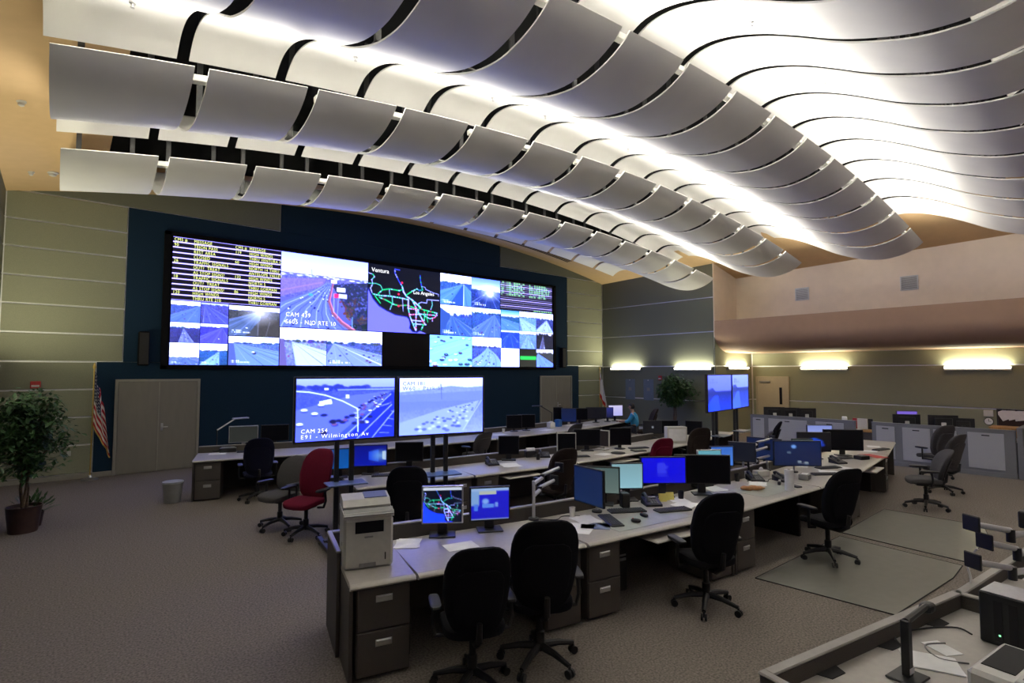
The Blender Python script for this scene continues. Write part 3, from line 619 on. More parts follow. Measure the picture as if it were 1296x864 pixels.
# ------------------------------------------------------------------ desks along gently curved rows
ROWS = {1: (3.05, .020), 2: (6.60, .020), 3: (10.20, .024), 4: (-.50, .020)}
def arc(r, x): a, c = ROWS[r]; return a+c*(x-8.45)**2
ZT = .75
def desk(row, x0, x1, label, depth=.98, rail=True, tray=False, left_end=False, right_end=False):
    """straight desk unit whose front edge runs between two points of its row's arc"""
    p0 = Vector((x0, arc(row, x0), 0)); p1 = Vector((x1, arc(row, x1), 0)); L = (p1-p0).length; a = math.atan2(p1.y-p0.y, p1.x-p0.x)
    t = thing('desk', label, 'desk', p0, a, f'desks of row {ORD[row-1]} from the camera' if False else 'console desks in curved rows')
    g = .006
    MB().box(g, L-g, .05, depth, ZT-.035, ZT, .004).build('worktop', lamin, t)
    # rounded front edge
    n = 8; pr = [(.05, ZT)]+[(.05-.05*math.sin(PI*k/n), ZT-.024+.024*math.cos(PI*k/n)) for k in range(n+1)]+[(.05, ZT-.048)]
    e = MB(); e.prism([(y, z) for y, z in pr], g, L-g, 'x'); e.build('front_edge', bullm, t, smooth=True)
    MB().box(g, L-g, depth+.12, depth+.17, 0, ZT+.10, .006).build('back_panel', pedm, t)
    if rail:
        MB().box(g, L-g, depth+.112, depth+.178, ZT+.10, ZT+.118, .006).build('rail_cap', railm, t)
        MB().box(g, L-g, depth+.005, depth+.12, ZT-.06, ZT-.045, .002).build('cable_tray', lamin, t)
    for k, on_ in ((0, left_end), (1, right_end)):
        x = g if k == 0 else L-g-.03
        if on_:
            MB().box(x, x+.03, .05, depth+.17, 0, ZT-.036, .005).build('end_panel', pedm, t)
        else: MB().box(x+.005, x+.025, .30, depth+.12, 0, ZT-.036, .003).build('support_panel', darkgap, t)
    if tray:
        c = tray if isinstance(tray, float) else L/2
        MB().box(c-.34, c+.34, -.10, .30, ZT-.115, ZT-.095, .008).build('keyboard_tray', bullm, t)
    return t
_ped = {}
def cabinet(row, xc, label, w=.38, loc=None, rz=None, sticker=False, d=.60):
    a, c = ROWS[row]; y = arc(row, xc); ang = math.atan(2*c*(xc-8.45))
    n = Vector((-math.sin(ang), math.cos(ang), 0)); p = Vector((xc, y, 0))+n*.055
    t = thing('drawer_cabinet', label, 'drawer cabinet', loc or p, ang if rz is None else rz, 'two-drawer cabinets under the desks')
    MB().box(-w/2, w/2, .022, d, .02, ZT-.05, .006).build('body', pedm, t)
    for z0, z1 in ((.03, .36), (.37, ZT-.055)):
        dr = MB().box(-w/2+.004, w/2-.004, 0, .021, z0, z1, .006).build('drawer', pedm, t)
        h = MB().box(-.065, .065, -.004, 0, -.026, .026, .002).box(-.055, .055, -.016, -.003, .008, .022, .003)
        h.build('handle', chrome, dr, (0, 0, z1-.09))
    if sticker: MB().box(.05, .12, -.002, .0, .30, .35).build('sticker', paper, t)
    return t
desk(1, 1.72, 2.225, 'short end desk carrying the printer, nearest the camera', depth=.98, left_end=True)
desk(1, 2.235, 3.84, 'near desk holding the road map monitor, beside the printer', tray=.75)
desk(1, 3.86, 6.08, 'near desk with the keyboard phones and five crowded monitors', tray=1.15, right_end=True)
desk(1, 6.10, 8.22, 'near row desk under the paper towel roll', left_end=True)
desk(1, 8.24, 10.06, 'near row desk under the wide curved dark monitors', right_end=True)
desk(1, 10.08, 12.35, 'near row desk with the red folder and two black monitors', tray=.9)
desk(1, 12.37, 14.70, 'far right end desk of the nearest row', right_end=True)
d1 = bpy.data.objects['desk']; MB().box(-.028, .003, .50, 1.15, 0, ZT+.10, .005).build('side_rail', pedm, d1); MB().box(-.034, .008, .50, 1.156, ZT+.10, ZT+.118, .006).build('side_rail_cap', railm, d1)
cabinet(1, 1.985, 'two-drawer cabinet directly below the printer', .42)
cabinet(1, 3.62, 'two-drawer cabinet right of the two near high-back chairs', .38)
cabinet(1, 4.09, 'two-drawer cabinet at the left end of the crowded monitor desk', .40)
cabinet(1, 5.84, 'two-drawer cabinet with a white sticker behind the lone near chair', .38, sticker=True)
cabinet(1, 6.33, 'two-drawer cabinet right of the lone near chair, left of the floor mat', .38)
cabinet(1, 9.82, 'two-drawer cabinet at the end of the curved monitor desk', .40)
cabinet(1, 12.55, 'two-drawer cabinet behind the three grey chairs', .38)
for (a, b, lb, tr) in ((3.18, 4.98, 'middle row desk with the lit blue desktop monitor, behind the television stands', False), (5.00, 7.08, 'middle row desk behind the near road map monitor', .9), (7.10, 9.18, 'middle row desk with white-framed monitors and the red chair', 1.3), (9.20, 11.28, 'middle row desk beside the white computer tower', False), (11.30, 13.70, 'middle row desk below the right pair of televisions', False)):
    desk(2, a, b, lb, tray=tr, rail=True, left_end=(a == 3.18), right_end=(b == 13.70))
cabinet(2, 4.81, 'middle row drawer cabinet under the right television shelf', .30); cabinet(2, 5.25, 'middle row drawer cabinet below the dark desk phone', .40); cabinet(2, 7.33, 'middle row drawer cabinet right of the brown chair', .40); cabinet(2, 9.45, 'middle row drawer cabinet between the red and brown chairs', .40)
for (a, b, lb) in ((1.86, 3.95, 'back row end desk with the navy chair, before the double door'), (3.97, 5.98, 'back row desk hidden behind the left television'), (6.00, 8.08, 'back row desk right of the television pair'), (8.10, 10.18, 'back row desk with two small black monitors'), (10.20, 12.28, 'back row desk with the desk lamp and blue box'), (12.30, 14.50, 'back row desk where the person in blue works')):
    desk(3, a, b, lb, left_end=(a == 1.86), right_end=(b == 14.50))
cabinet(3, 2.10, 'back row drawer cabinet beside the waste bin', .42); cabinet(3, 3.72, 'back row drawer cabinet right of the navy chair', .40)
cabinet(3, 8.35, 'back row drawer cabinet left of the dark knee space', .40); cabinet(3, 12.05, 'back row drawer cabinet left of the person in blue', .40)
# row the camera stands behind: the lower right desk with its raised rail
R4 = thing('desk', 'cleared console desk with raised edge in the lower right corner', 'desk', (2.60, arc(4, 2.60)+.03, 0), math.atan2(arc(4, 4.62)-arc(4, 2.60), 4.62-2.60), 'console desks in curved rows')
def rail_desk(t, L, hole=True, lend=True):
    MB().box(.0, L, .02, 1.10, ZT-.035, ZT, .004).build('worktop', lamin, t)
    MB().box(0, L, 1.10, 1.15, 0, ZT+.085, .006).build('back_panel', pedm, t)
    MB().box(0, L, 1.094, 1.156, ZT+.085, ZT+.10, .006).build('rail_cap', railm, t)
    if lend:
        MB().box(-.04, 0, .02, 1.15, 0, ZT+.085, .006).build('end_panel', pedm, t); MB().box(-.046, .006, .02, 1.156, ZT+.085, ZT+.10, .006).build('end_cap', railm, t)
    MB().box(L-.03, L, .02, 1.10, 0, ZT-.036, .004).build('support_panel', darkgap, t)
    for x in (.45, 1.05, 1.62):
        if x < L: MB().prism([(x-.09, 1.10), (x+.09, 1.10), (x+.06, 1.03), (x-.06, 1.03)], ZT+.0005, ZT+.004).build('cable_slot', darkgap, t)
    MB().box(0, L, .0, .02, ZT-.04, ZT+.004, .006).build('front_edge', bullm, t)
rail_desk(R4, 2.08)
R4b = thing('desk', 'second raised-edge desk holding monitor arms at the right frame edge', 'desk', (4.72, arc(4, 4.72)+.02, 0), math.atan2(arc(4, 7.0)-arc(4, 4.72), 7.0-4.72), 'console desks in curved rows')
rail_desk(R4b, 2.3, lend=True)
for pts, lb in ((((6.18, 3.02), (6.30, 1.70), (7.93, 1.56), (8.5, 1.58), (8.65, 2.98)), 'flat vinyl chair mat under the near swivel chair'), (((8.86, 3.02), (8.70, 1.60), (10.2, 1.58), (10.9, 1.75), (10.9, 3.05)), 'second flat vinyl chair mat beyond, beside the desk end')):
    mm = MB(); n = len(pts); mm.prism(pts, .001, .008)
    t = thing('chair_mat', lb, 'floor mat', (0, 0, 0), 0, 'chair mats'); mm.build('sheet', matm, t)
    e = MB()
    for i in range(n):
        a, b = pts[i], pts[(i+1) % n]
        e.tube([(a[0], a[1], .006), (b[0], b[1], .006)], .006, 6)
    e.build('edge', darkgap, t)

# ------------------------------------------------------------------ office chairs
def make_chair(fab, seatfab=None, high=True, arms=True):
    """faces +y, origin on the floor"""
    t = thing('office_chair', 'x', 'chair')
    MB().sell(.25, .24, .05, .5, .45, 24, 10, ctr=(0, .03, .48), fn=lambda v: (v.x, v.y, v.z-(.03*max(0, v.y/.24)**3)+.02*(abs(v.x)/.25)**2)).build('seat', seatfab or fab, t, smooth=True)
    hb, zc = (.36, .84) if high else (.27, .76)
    def bk(v):
        k = v.z/hb; w = 1.0-.16*max(0, -k)-.14*max(0, k)**3
        return (v.x*w, v.y+.10*(v.x/.27)**2*.5-.10*k-.05*k*k, v.z)
    MB().sell(.265, .048, hb, .55, .55, 24, 14, fn=bk, ctr=(0, -.235, zc)).build('backrest', fab, t, smooth=True)
    MB().sell(.20, .02, hb*.62, .5, .5, 16, 8, fn=bk, ctr=(0, -.285, zc-.04))  .build('back_shell', fab, t, smooth=True)
    MB().tube([(0, .02, .40), (0, -.18, .41), (0, -.29, .48), (0, -.31, .62)], [.03, .03, .026, .022], 8).build('back_support', black, t, smooth=True)
    MB().lathe([(.05, .40), (.05, .43), (.028, .40-.02), (.028, .25), (.04, .24), (.04, .10)][::-1], 14).box(-.12, .12, -.10, .16, .40, .435, .01).build('column', black, t, smooth=True)
    if arms:
        for s in (-1, 1):
            a = MB().tube([(s*.20, .0, .42), (s*.30, .0, .43), (s*.32, -.02, .52), (s*.31, -.01, .66)], .018, 8)
            ar = a.build('arm_post', black, t, smooth=True)
            MB().sell(.045, .14, .02, .5, .5, 16, 8, ctr=(s*.30, .02, .675)).build('arm_pad', black, ar, smooth=True)
    for k in range(5):
        an = R(90+72*k); d = Vector((math.cos(an), math.sin(an), 0))
        lg = MB().tube([d*.03+Vector((0, 0, .13)), d*.16+Vector((0, 0, .12)), d*.31+Vector((0, 0, .085))], [.032, .026, .018], 8).build('leg', black, t, smooth=True)
        c = MB(); pv = Vector((-d.y, d.x, 0))
        for s in (-1, 1):
            ctr = d*.31+pv*(s*.018)+Vector((0, 0, .032)); c.tube([ctr-pv*.009, ctr+pv*.009], .032, 12)
        c.tube([d*.31+Vector((0, 0, .03)), d*.31+Vector((0, 0, .085))], .010, 6)
        c.build('caster', black, lg, smooth=True)
    return t
PROTO = {}
def chair(kind, x, y, face, label, s=1.0):
    """face = direction (degrees, 0 = +x) that the sitter looks"""
    fab, sf, hi = {'black': (fab_black, None, True), 'brown': (fab_brown, None, True), 'grey': (fab_grey, None, False), 'red': (fab_red, None, True), 'navy': (fab_navy, None, True), 'greyhigh': (fab_grey, None, True)}[kind]
    if kind not in PROTO: o = PROTO[kind] = make_chair(fab, sf, hi)
    else: o = copy_tree(PROTO[kind])
    o.location = (x, y, 0); o.rotation_euler = (0, 0, R(face-90)); o.scale = (s, s, s)
    o['label'] = label; o['group'] = 'swivel office chairs'; return o
chair('black', 2.46, 3.40, 64, 'black swivel chair nearest the printer, left of the near pair', .95)
chair('black', 3.08, 3.32, 58, 'large black high-back chair, right of the near pair', 1.04)
chair('black', 5.06, 2.98, 62, 'black high-back chair at the crowded monitor desk', 1.02)
chair('black', 7.50, 2.72, 68, 'black swivel chair standing on the near floor mat', 1.0)
chair('grey', 11.55, 2.60, 118, 'grey chair seen side-on, nearest of the three at right', 1.0)
chair('greyhigh', 13.30, 2.72, 75, 'grey chair turned away, middle of the three at right', .98)
chair('greyhigh', 14.98, 3.2, 60, 'olive-grey chair with wide back, rear of the three at right', 1.0)
chair('black', 3.50, 6.30, 62, 'dark chair behind the printer, below the television shelves', 1.0)
chair('brown', 6.15, 6.25, 80, 'dark brown chair at the middle row, left of the red one', .98)
chair('red', 8.95, 6.30, 70, 'maroon chair at the middle row desk', .92)
chair('brown', 10.75, 6.55, 60, 'brown chair right of the middle row maroon chair', .97)
chair('grey', 12.05, 5.85, 110, 'grey chair below the right televisions, left one', 1.0)
chair('black', 12.75, 5.95, 110, 'black chair below the right televisions, right one', 1.0)
chair('navy', 2.84, 10.70, 80, 'navy swivel chair at the back row end desk', .98)
chair('grey', 2.62, 8.62, 205, 'grey chair with pale seat beside the maroon one', 1.0)
chair('red', 2.78, 7.95, 212, 'maroon high-back chair on the open carpet at left', 1.0)
chair('brown', 14.05, 10.25, 140, 'brown chair in which the person in blue sits', 1.0)
chair('grey', 10.35, 10.02, 95, 'small grey chair at the back row near the lamp', .98)
chair('grey', 7.35, 10.05, 100, 'small grey chair at the back row, behind the white-framed monitor', .98)

# ------------------------------------------------------------------ monitors
def gradient(c0, c1, w=10, h=8, extra=None):
    p = Pic(w, h); p.grad(0, 1, c0, c1)
    if extra: extra(p)
    return p.out(False)
def monitor(label, loc, face=-90, w=.52, h=.31, pic=None, bez=None, stand='foot', lift=.14, tilt=0., group=None, depth=.035, base_m=None, back=None, zbase=0.):
    """screen faces local -y; face = direction the screen looks (degrees); lift = gap under the screen"""
    t = thing('monitor', label, 'monitor', (loc[0], loc[1], loc[2] if len(loc) > 2 else ZT+.001), R(face+90), group or 'computer monitors')
    bez = bez or black; b = .016; z0 = lift
    M = Matrix.Translation((0, 0, z0+h/2)) @ Matrix.Rotation(R(-tilt), 4, 'X')
    MB().box(-w/2, w/2, 0, depth, -h/2, h/2, .006, M=M).build('housing', bez, t)
    MB().box(-w*.3, w*.3, depth, depth+.03, -h*.3, h*.3, .012, M=M).build('rear_cover', back or bez, t)
    if pic is None: MB().box(-w/2+b, w/2-b, -.0015, 0, -h/2+b, h/2-b, M=M).build('screen', blackgl, t)
    else:
        me = pic_mesh('screen', pic, -w/2+b, w/2-b, -h/2+b, h/2-b, -.002); me.transform(M); link('screen', me, t)
    if stand == 'foot':
        MB().box(-.035, .035, depth+.02, depth+.05, .012, z0+h*.5, .006).build('stand_neck', base_m or bez, t)
        MB().lathe([(.115, 0), (.118, .008), (.105, .016), (.03, .022)], 24, (0, depth+.02, 0)).build('stand_base', base_m or bez, t, smooth=True)
    elif stand == 'square':
        MB().box(-.05, .05, depth+.01, depth+.04, .012, z0+h*.5, .006).build('stand_neck', base_m or bez, t)
        MB().box(-.13, .13, depth-.10, depth+.10, 0, .016, .006).build('stand_base', base_m or bez, t)
    elif stand == 'arm':
        MB().tube([(0, depth+.03, z0+h*.5), (0, depth+.10, z0+h*.5)], .02, 8).build('mount', silver, t)
        MB().tube([(0, depth+.10, 0), (0, depth+.10, z0+h*.5+.04)], .016, 10).build('post', silver, t, smooth=True)
        MB().lathe([(.06, 0), (.06, .02), (.02, .025)], 14, (0, depth+.10, 0)).build('clamp', black, t, smooth=True)
    return t
def blue_text(p):
    g = np.random.default_rng(3)
    for i in range(9): p.rect(.36, .36+.16+.12*g.random(), .22+i*.06, .245+i*.06, (.45, .55, 1), .8)
def win_pic(p):
    p.poly([(.45, .3), (.75, .2), (.75, .8), (.45, .7)], (.12, .30, .95)); p.blob(.8, .5, .35, .4, (.55, .80, 1), .8, 1); p.poly([(.86, .3), (.97, .26), (.97, .72), (.86, .68)], (.85, .95, 1), .8)
def app_pic(p):
    p.rect(0, 1, 0, .10, (.60, .72, .90)); p.rect(0, .22, .10, .55, (.50, .66, .88)); p.rect(.22, .66, .10, .20, (.72, .76, .72)); p.blob(.38, .42, .12, .12, (.55, .75, 1), .9); p.rect(.30, .60, .50, .62, (.35, .55, .95)); p.rect(.62, .70, .45, .6, (.45, .6, .95)); p.rect(0, 1, .95, 1, (.55, .62, .75)); p.rect(.08, .18, .5, .7, (.3, .5, .95))
mapimg = road_map(56, 46, (.10, .28, .86), 5); mapimg[:4] = (.45, .5, .6)
monitor('square silver-framed monitor showing the road map, right of the printer', (2.93, 4.56), -124, .41, .37, mapimg, silver, 'square', .12, base_m=black)
monitor('small black monitor with a bright blue program, right of the map monitor', (3.40, 4.40), -118, .42, .345, gradient((.12, .12, .85), (.10, .10, .80), 44, 34, app_pic), black, 'square', .10)
monitor('dark blue monitor turned almost edge-on at the crowded desk', (4.66, 4.20), 174, .50, .42, gradient((.05, .13, .30), (.06, .16, .33)), black, 'arm', .10)
monitor('monitor with a dull grey-green screen at the crowded desk', (5.10, 4.36), -143, .42, .33, gradient((.30, .38, .38), (.40, .47, .45)), black, 'square', .13)
monitor('monitor with a pale teal screen at the crowded desk', (5.50, 4.30), -126, .42, .33, gradient((.50, .66, .70), (.58, .78, .84), 16, 12, lambda p: p.poly([(0, .2), (.2, .3), (.08, 1), (0, 1)], (.75, .88, .92))), black, 'square', .14)
monitor('wide monitor with a saturated blue error screen', (6.02, 4.12), -128, .60, .35, gradient((.03, .02, .93), (.03, .02, .90), 60, 34, blue_text), black, 'square', .165)
monitor('wide monitor with a blank black screen beside the blue one', (6.52, 3.86), -135, .72, .38, None, black, 'square', .14)
monitor('cyan-lit monitor behind the blank black one, left', (7.15, 4.12), -125, .36, .26, gradient((.40, .66, .72), (.30, .62, .70), 12, 8), whitepl, 'arm', .24)
monitor('light blue monitor behind the blank black one, right', (7.50, 4.12), -125, .36, .30, gradient((.22, .42, .80), (.30, .52, .88), 12, 8), black, 'arm', .22)
monitor('dark tilted monitor at the cluttered phone desk', (8.15, 4.15), -160, .40, .30, gradient((.04, .06, .12), (.04, .06, .12)), black, 'arm', .22)
monitor('left half of the wide dark blue monitor pair, turned inward', (8.78, 4.10), -175, .55, .36, gradient((.03, .10, .26), (.04, .12, .28)), black, 'arm', .18)
def orb(p): p.blob(.42, .22, .07, .10, (.45, .65, .95)); p.rect(.28, .36, .42, .5, (.35, .42, .5)); p.rect(.5, .58, .80, .9, (.5, .55, .6)); p.rect(.64, .72, .84, .94, (.5, .55, .6))
monitor('right half of the wide dark blue monitor pair with a small blue emblem', (8.98, 3.66), -133, .74, .40, gradient((.03, .12, .30), (.03, .10, .25), 40, 24, orb), black, 'arm', .12)
monitor('small monitor with a grey-green screen between dark ones', (10.15, 4.05), -140, .36, .28, gradient((.25, .32, .32), (.32, .38, .36)), black, 'square', .14)
def bloom(p):
    for x, y, r, c in ((.35, .55, .18, (.05, .20, .75)), (.5, .42, .2, (.10, .35, .95)), (.62, .5, .2, (.06, .28, .9)), (.55, .62, .22, (.15, .45, 1)), (.72, .66, .14, (.04, .2, .7))): p.blob(x, y, r, r*.9, c, .95, .5)
monitor('black monitor with a glowing blue flower picture', (10.75, 4.08), -136, .60, .36, gradient((.01, .01, .02), (.01, .01, .02), 36, 22, bloom), black, 'square', .13)
monitor('blank black monitor left of the red folder', (11.55, 3.86), -138, .72, .40, None, black, 'square', .10)
monitor('small monitor with a pale lavender screen behind the flower monitor', (11.75, 4.35), -135, .50, .20, gradient((.52, .58, .86), (.60, .66, .92)), black, 'arm', .34)
# middle row
monitor('monitor with a bright blue desktop wallpaper, left of the television posts', (3.78, 7.98), -118, .52, .34, gradient((.02, .06, .55), (.02, .10, .70), 36, 24, win_pic), black, 'square', .12)
monitor('partly hidden monitor with a blue screen at the middle row left end', (3.30, 8.05), -110, .36, .32, gradient((.05, .30, .62), (.05, .36, .70)), black, 'square', .12)
monitor('black monitor at the middle row behind the dark chair', (4.45, 7.95), -125, .46, .32, None, black, 'square', .13)
monitor('square black monitor at the middle row, behind the map monitor', (6.30, 7.60), -128, .38, .34, None, black, 'square', .10)
monitor('white-framed square monitor facing front at the middle row', (7.52, 7.32), -122, .38, .40, None, whitepl, 'square', .03)
monitor('black monitor right of the white-framed square monitor', (8.25, 7.45), -128, .55, .34, None, black, 'square', .10)
monitor('white-framed monitor turned sideways at the middle row', (8.62, 7.40), -170, .38, .34, gradient((.10, .08, .08), (.10, .08, .08)), whitepl, 'square', .06)
monitor('black monitor left of the maroon chair at the middle row', (8.98, 7.18), -126, .46, .36, None, black, 'foot', .08)
monitor('black monitor with a pale logo at the middle row, left of the white tower', (11.05, 7.85), -130, .46, .32, gradient((.02, .02, .03), (.02, .02, .03), 20, 14, lambda p: p.blob(.5, .5, .08, .12, (.55, .58, .62))), black, 'foot', .10)
monitor('plain black monitor touching the white tower', (11.40, 7.60), -128, .42, .32, None, black, 'foot', .10)
monitor('dark angled monitor right of the white tower', (11.55, 7.05), -165, .40, .34, None, black, 'foot', .10)
# back row
monitor('dull grey monitor at the back row beside the left desk lamp', (2.98, 12.35), -105, .56, .35, gradient((.16, .17, .16), (.18, .19, .18)), silver, 'foot', .12)
monitor('black monitor behind the navy chair at the back row', (3.56, 12.18), -108, .56, .35, None, black, 'foot', .12)
monitor('small black monitor at the back row, left of two', (9.35, 11.05), -122, .42, .36, None, black, 'foot', .08)
monitor('small black monitor at the back row, right of two', (9.75, 11.0), -122, .48, .36, None, black, 'foot', .08)
monitor('upright black portrait monitor by the right desk lamp', (11.40, 11.45), -125, .28, .46, None, black, 'foot', .08)
monitor('blue-lit monitor on a white stand at the back row', (11.52, 11.12), -135, .46, .40, gradient((.03, .09, .25), (.04, .12, .32)), black, 'foot', .12, base_m=whitepl)
monitor('black monitor between the blue-lit one and a wide pair', (12.25, 11.35), -125, .50, .36, None, black, 'foot', .12)
monitor('wide navy-black monitor left of the person in blue', (12.95, 11.30), -125, .66, .36, gradient((.015, .02, .06), (.015, .02, .06)), black, 'foot', .12)
monitor('narrow violet-lit monitor beside the brightest one', (13.45, 11.25), -130, .36, .34, gradient((.20, .22, .55), (.06, .08, .25)), black, 'foot', .12)
monitor('brightest lavender-white monitor facing the person in blue', (13.80, 11.22), -118, .50, .36, gradient((.86, .84, 1), (.74, .74, 1)), black, 'foot', .16)

# ------------------------------------------------------------------ televisions on stands
def tv(label, x0, y0, x1, y1, pic, z0=1.43, z1=2.30):
    L = math.hypot(x1-x0, y1-y0); t = thing('television_stand', label, 'television', ((x0+x1)/2, (y0+y1)/2, 0), math.atan2(y1-y0, x1-x0), 'televisions on stands')
    MB().box(-L/2, L/2, 0, .06, z0, z1, .008).build('housing', black, t); MB().box(-L*.3, L*.3, .06, .10, z0+.12, z1-.2, .02).build('rear_cover', black, t)
    fm = MB(); b = .028
    for a in ((-L/2, L/2, z0, z0+b), (-L/2, L/2, z1-b, z1), (-L/2, -L/2+b, z0, z1), (L/2-b, L/2, z0, z1)): fm.box(a[0], a[1], -.012, 0, a[2], a[3], .004)
    fm.build('bezel', black, t)
    s = link('screen', pic_mesh('screen', pic, -L/2+b, L/2-b, z0+b, z1-b, -.004), t)
    for q in (-.10, .10): MB().box(q-.03, q+.03, .10, .16, .06, z1-.25, .006).build('post', black, t)
    MB().box(-.14, .14, .09, .11, z0+.2, z1-.25, .004).build('mount_plate', black, t)
    sh = mat('blue_grey_shelf', (.06, .09, .16, 1), .4, 0, .05, 10)
    MB().box(-.26, .26, -.16, .16, .86, .88, .008).build('shelf', sh, t)
    for q in (-.25, .25): MB().box(q-.035, q+.035, -.35, .42, .05, .10, .008).build('foot', black, t)
    MB().box(-.25, .25, .09, .17, .06, .12, .008).build('crossbar', black, t)
    for q in (-.25, .25):
        for yy in (-.3, .38): MB().tube([(q-.015, yy, .026), (q+.015, yy, .026)], .026, 12).build('caster', black, t, smooth=True)
    return t, s, L
def pic254(w, h):
    g = np.random.default_rng(15); p = Pic(w, h); p.grad(0, .16, (.72, .76, 1), (.66, .70, .98)); p.grad(.15, 1, (.36, .42, .86), (.30, .40, .90))
    for i in range(40): p.blob(g.random()*.7, .13+.04*g.random(), .03+.03*g.random(), .03+.03*g.random(), (.22, .28, .68), .9)
    p.mottle(.15, .5, .10, 50, g); p.rect(.4, 1, .175, .195, (.72, .78, 1), .8)
    p.poly([(0, .5), (.55, .28), (.95, .22), (.35, 1), (0, 1)], (.46, .52, .95)); p.poly([(.97, .22), (1, .26), (1, 1), (.48, 1)], (.16, .24, .78))
    for a in (((.96, .27), (.44, 1)), ((.97, .45), (.6, 1)), ((1, .55), (.76, 1))): p.line(list(a), .006, (.82, .86, 1))
    for i in range(4): p.line([(.84+.04*i, .92-.12*i), (.94+.03*i, .93-.11*i)], .005, (.8, .84, 1), .8)
    p.poly([(.83, .47), (.97, .41), (.93, .45), (.80, .5)], (.55, .6, .95))
    for i in range(85):
        s = g.random(); y = .26+.66*s**1.4; x = .93-.72*(y-.2)+(.34*(g.random()-.5))*(.25+s)-.02
        if x < .02 or x > .9 or y > .75: continue
        r = .010+.03*s; c = [(.95, .96, 1), (.10, .13, .40), (.85, .88, 1), (.16, .18, .5), (.62, .42, .62)][i % 5]
        p.blob(x+.006, y+r*.5, r*1.25, r*.8, (.16, .20, .55), .8, .5); p.blob(x, y, r, r*.8, c, 1, .4); p.rect(x-r*.6, x+r*.6, y-r*.35, y-r*.05, (.2, .25, .6), .7)
    for x, y in ((.04, .72), (.18, .56), (.08, .5), (.24, .42)): p.blob(x, y, .04, .028, (.92, .94, 1), 1, .4); p.blob(x, y+.03, .04, .015, (.2, .25, .6), .8)
    p.poly([(.22, .37), (.34, .33), (.35, .41), (.23, .43)], (.88, .90, 1)); p.blob(.27, .87, .05, .05, (.10, .14, .42)); p.blob(.36, .70, .05, .045, (.08, .12, .40)); p.blob(.27, .59, .045, .03, (.12, .16, .45))
    p.line([(0, .20), (.12, .215), (.28, .27), (.45, .37), (.6, .50)], .010, (.86, .90, 1)); p.line([(.605, .50), (.612, .88)], .010, (.84, .88, 1)); p.rect(.27, .31, .15, .19, (.9, .92, 1)); p.rect(.48, .52, .27, .33, (.85, .88, 1))
    return p.out()
def pic181(w, h):
    g = np.random.default_rng(16); p = Pic(w, h); p.grad(0, .25, (.86, .87, 1), (.80, .82, 1)); p.poly([(0, .25), (.35, .20), (.6, .15), (.8, .18), (1, .16), (1, 1), (0, 1)], (.60, .65, .97)); p.grad(.42, 1, (.50, .56, .95), (.66, .70, 1)); p.mottle(.2, 1, .05, 30, g)
    p.poly([(0, .30), (1, .24), (1, .44), (.5, .52), (0, .60)], (.52, .58, .94), .7); p.poly([(0, .78), (.5, .56), (.95, .42), (.75, 1), (0, 1)], (.66, .71, 1)); p.line([(.98, .42), (.75, .95)], .008, (.78, .82, 1), .8)
    for i in range(60):
        s = g.random(); y = .46+.48*s; x = .85-1.0*(y-.42)+.5*(g.random()-.35)*(.3+s)
        if 0 < x < .95: p.blob(x, y, .012+.025*s, .012+.02*s, [(.40, .46, .86), (.80, .83, 1), (.36, .42, .84)][i % 3], .8, .5)
    p.line([(.48, .12), (.49, .38)], .006, (.42, .48, .86)); return p.out()
t_, s_, L_ = tv('left television of the front pair, showing dense blue freeway traffic', 2.31, 7.14, 3.66, 6.93, pic254(130, 82))
text_mesh('lettering', 'CAM 254', .075, textw, s_, (-L_/2+.09, -.010, 1.565), space=1.12, sx=1.05); text_mesh('lettering', 'E91 - Wilmington Av', .075, textw, s_, (-L_/2+.09, -.010, 1.492), space=1.3, sx=1.05)
t_, s_, L_ = tv('right television of the front pair, showing a hazy freeway', 3.68, 6.925, 4.98, 6.60, pic181(110, 74))
text_mesh('lettering', 'CAM 181', .075, textb, s_, (-L_/2+.07, -.010, 2.17), space=1.12, sx=1.05); text_mesh('lettering', 'W60 - Park St', .075, textb, s_, (-L_/2+.07, -.010, 2.10), space=1.3, sx=1.05)
def hazy(w, h, seed, top, bot, hz):
    p = Pic(w, h); g = np.random.default_rng(seed); p.grad(0, hz, top, tuple(c*.96 for c in top)); p.grad(hz, 1, tuple(c*.72 for c in bot), bot); p.mottle(hz, 1, .06, 20, g)
    p.poly([(.3, hz+.1), (.42, hz+.1), (.5, 1), (0, 1), (0, .8)], tuple(min(1, c*1.3) for c in bot), .7); p.poly([(0, hz-.05), (.2, hz-.1), (.35, hz+.03), (1, hz), (1, hz+.12), (0, hz+.12)], tuple(c*.7 for c in bot), .8)
    marks(p, .10, .12, 12, .035, g, (.38, .45, .80)); return p.out()
tv('left television of the right-hand pair, violet haze over a road', 11.10, 6.42, 12.52, 6.60, hazy(44, 34, 3, (.50, .56, .95), (.16, .30, .82), .45))
tv('right television of the right-hand pair, pale sky over trees', 12.54, 6.60, 13.88, 6.85, hazy(40, 34, 4, (.62, .68, .98), (.30, .42, .86), .38))

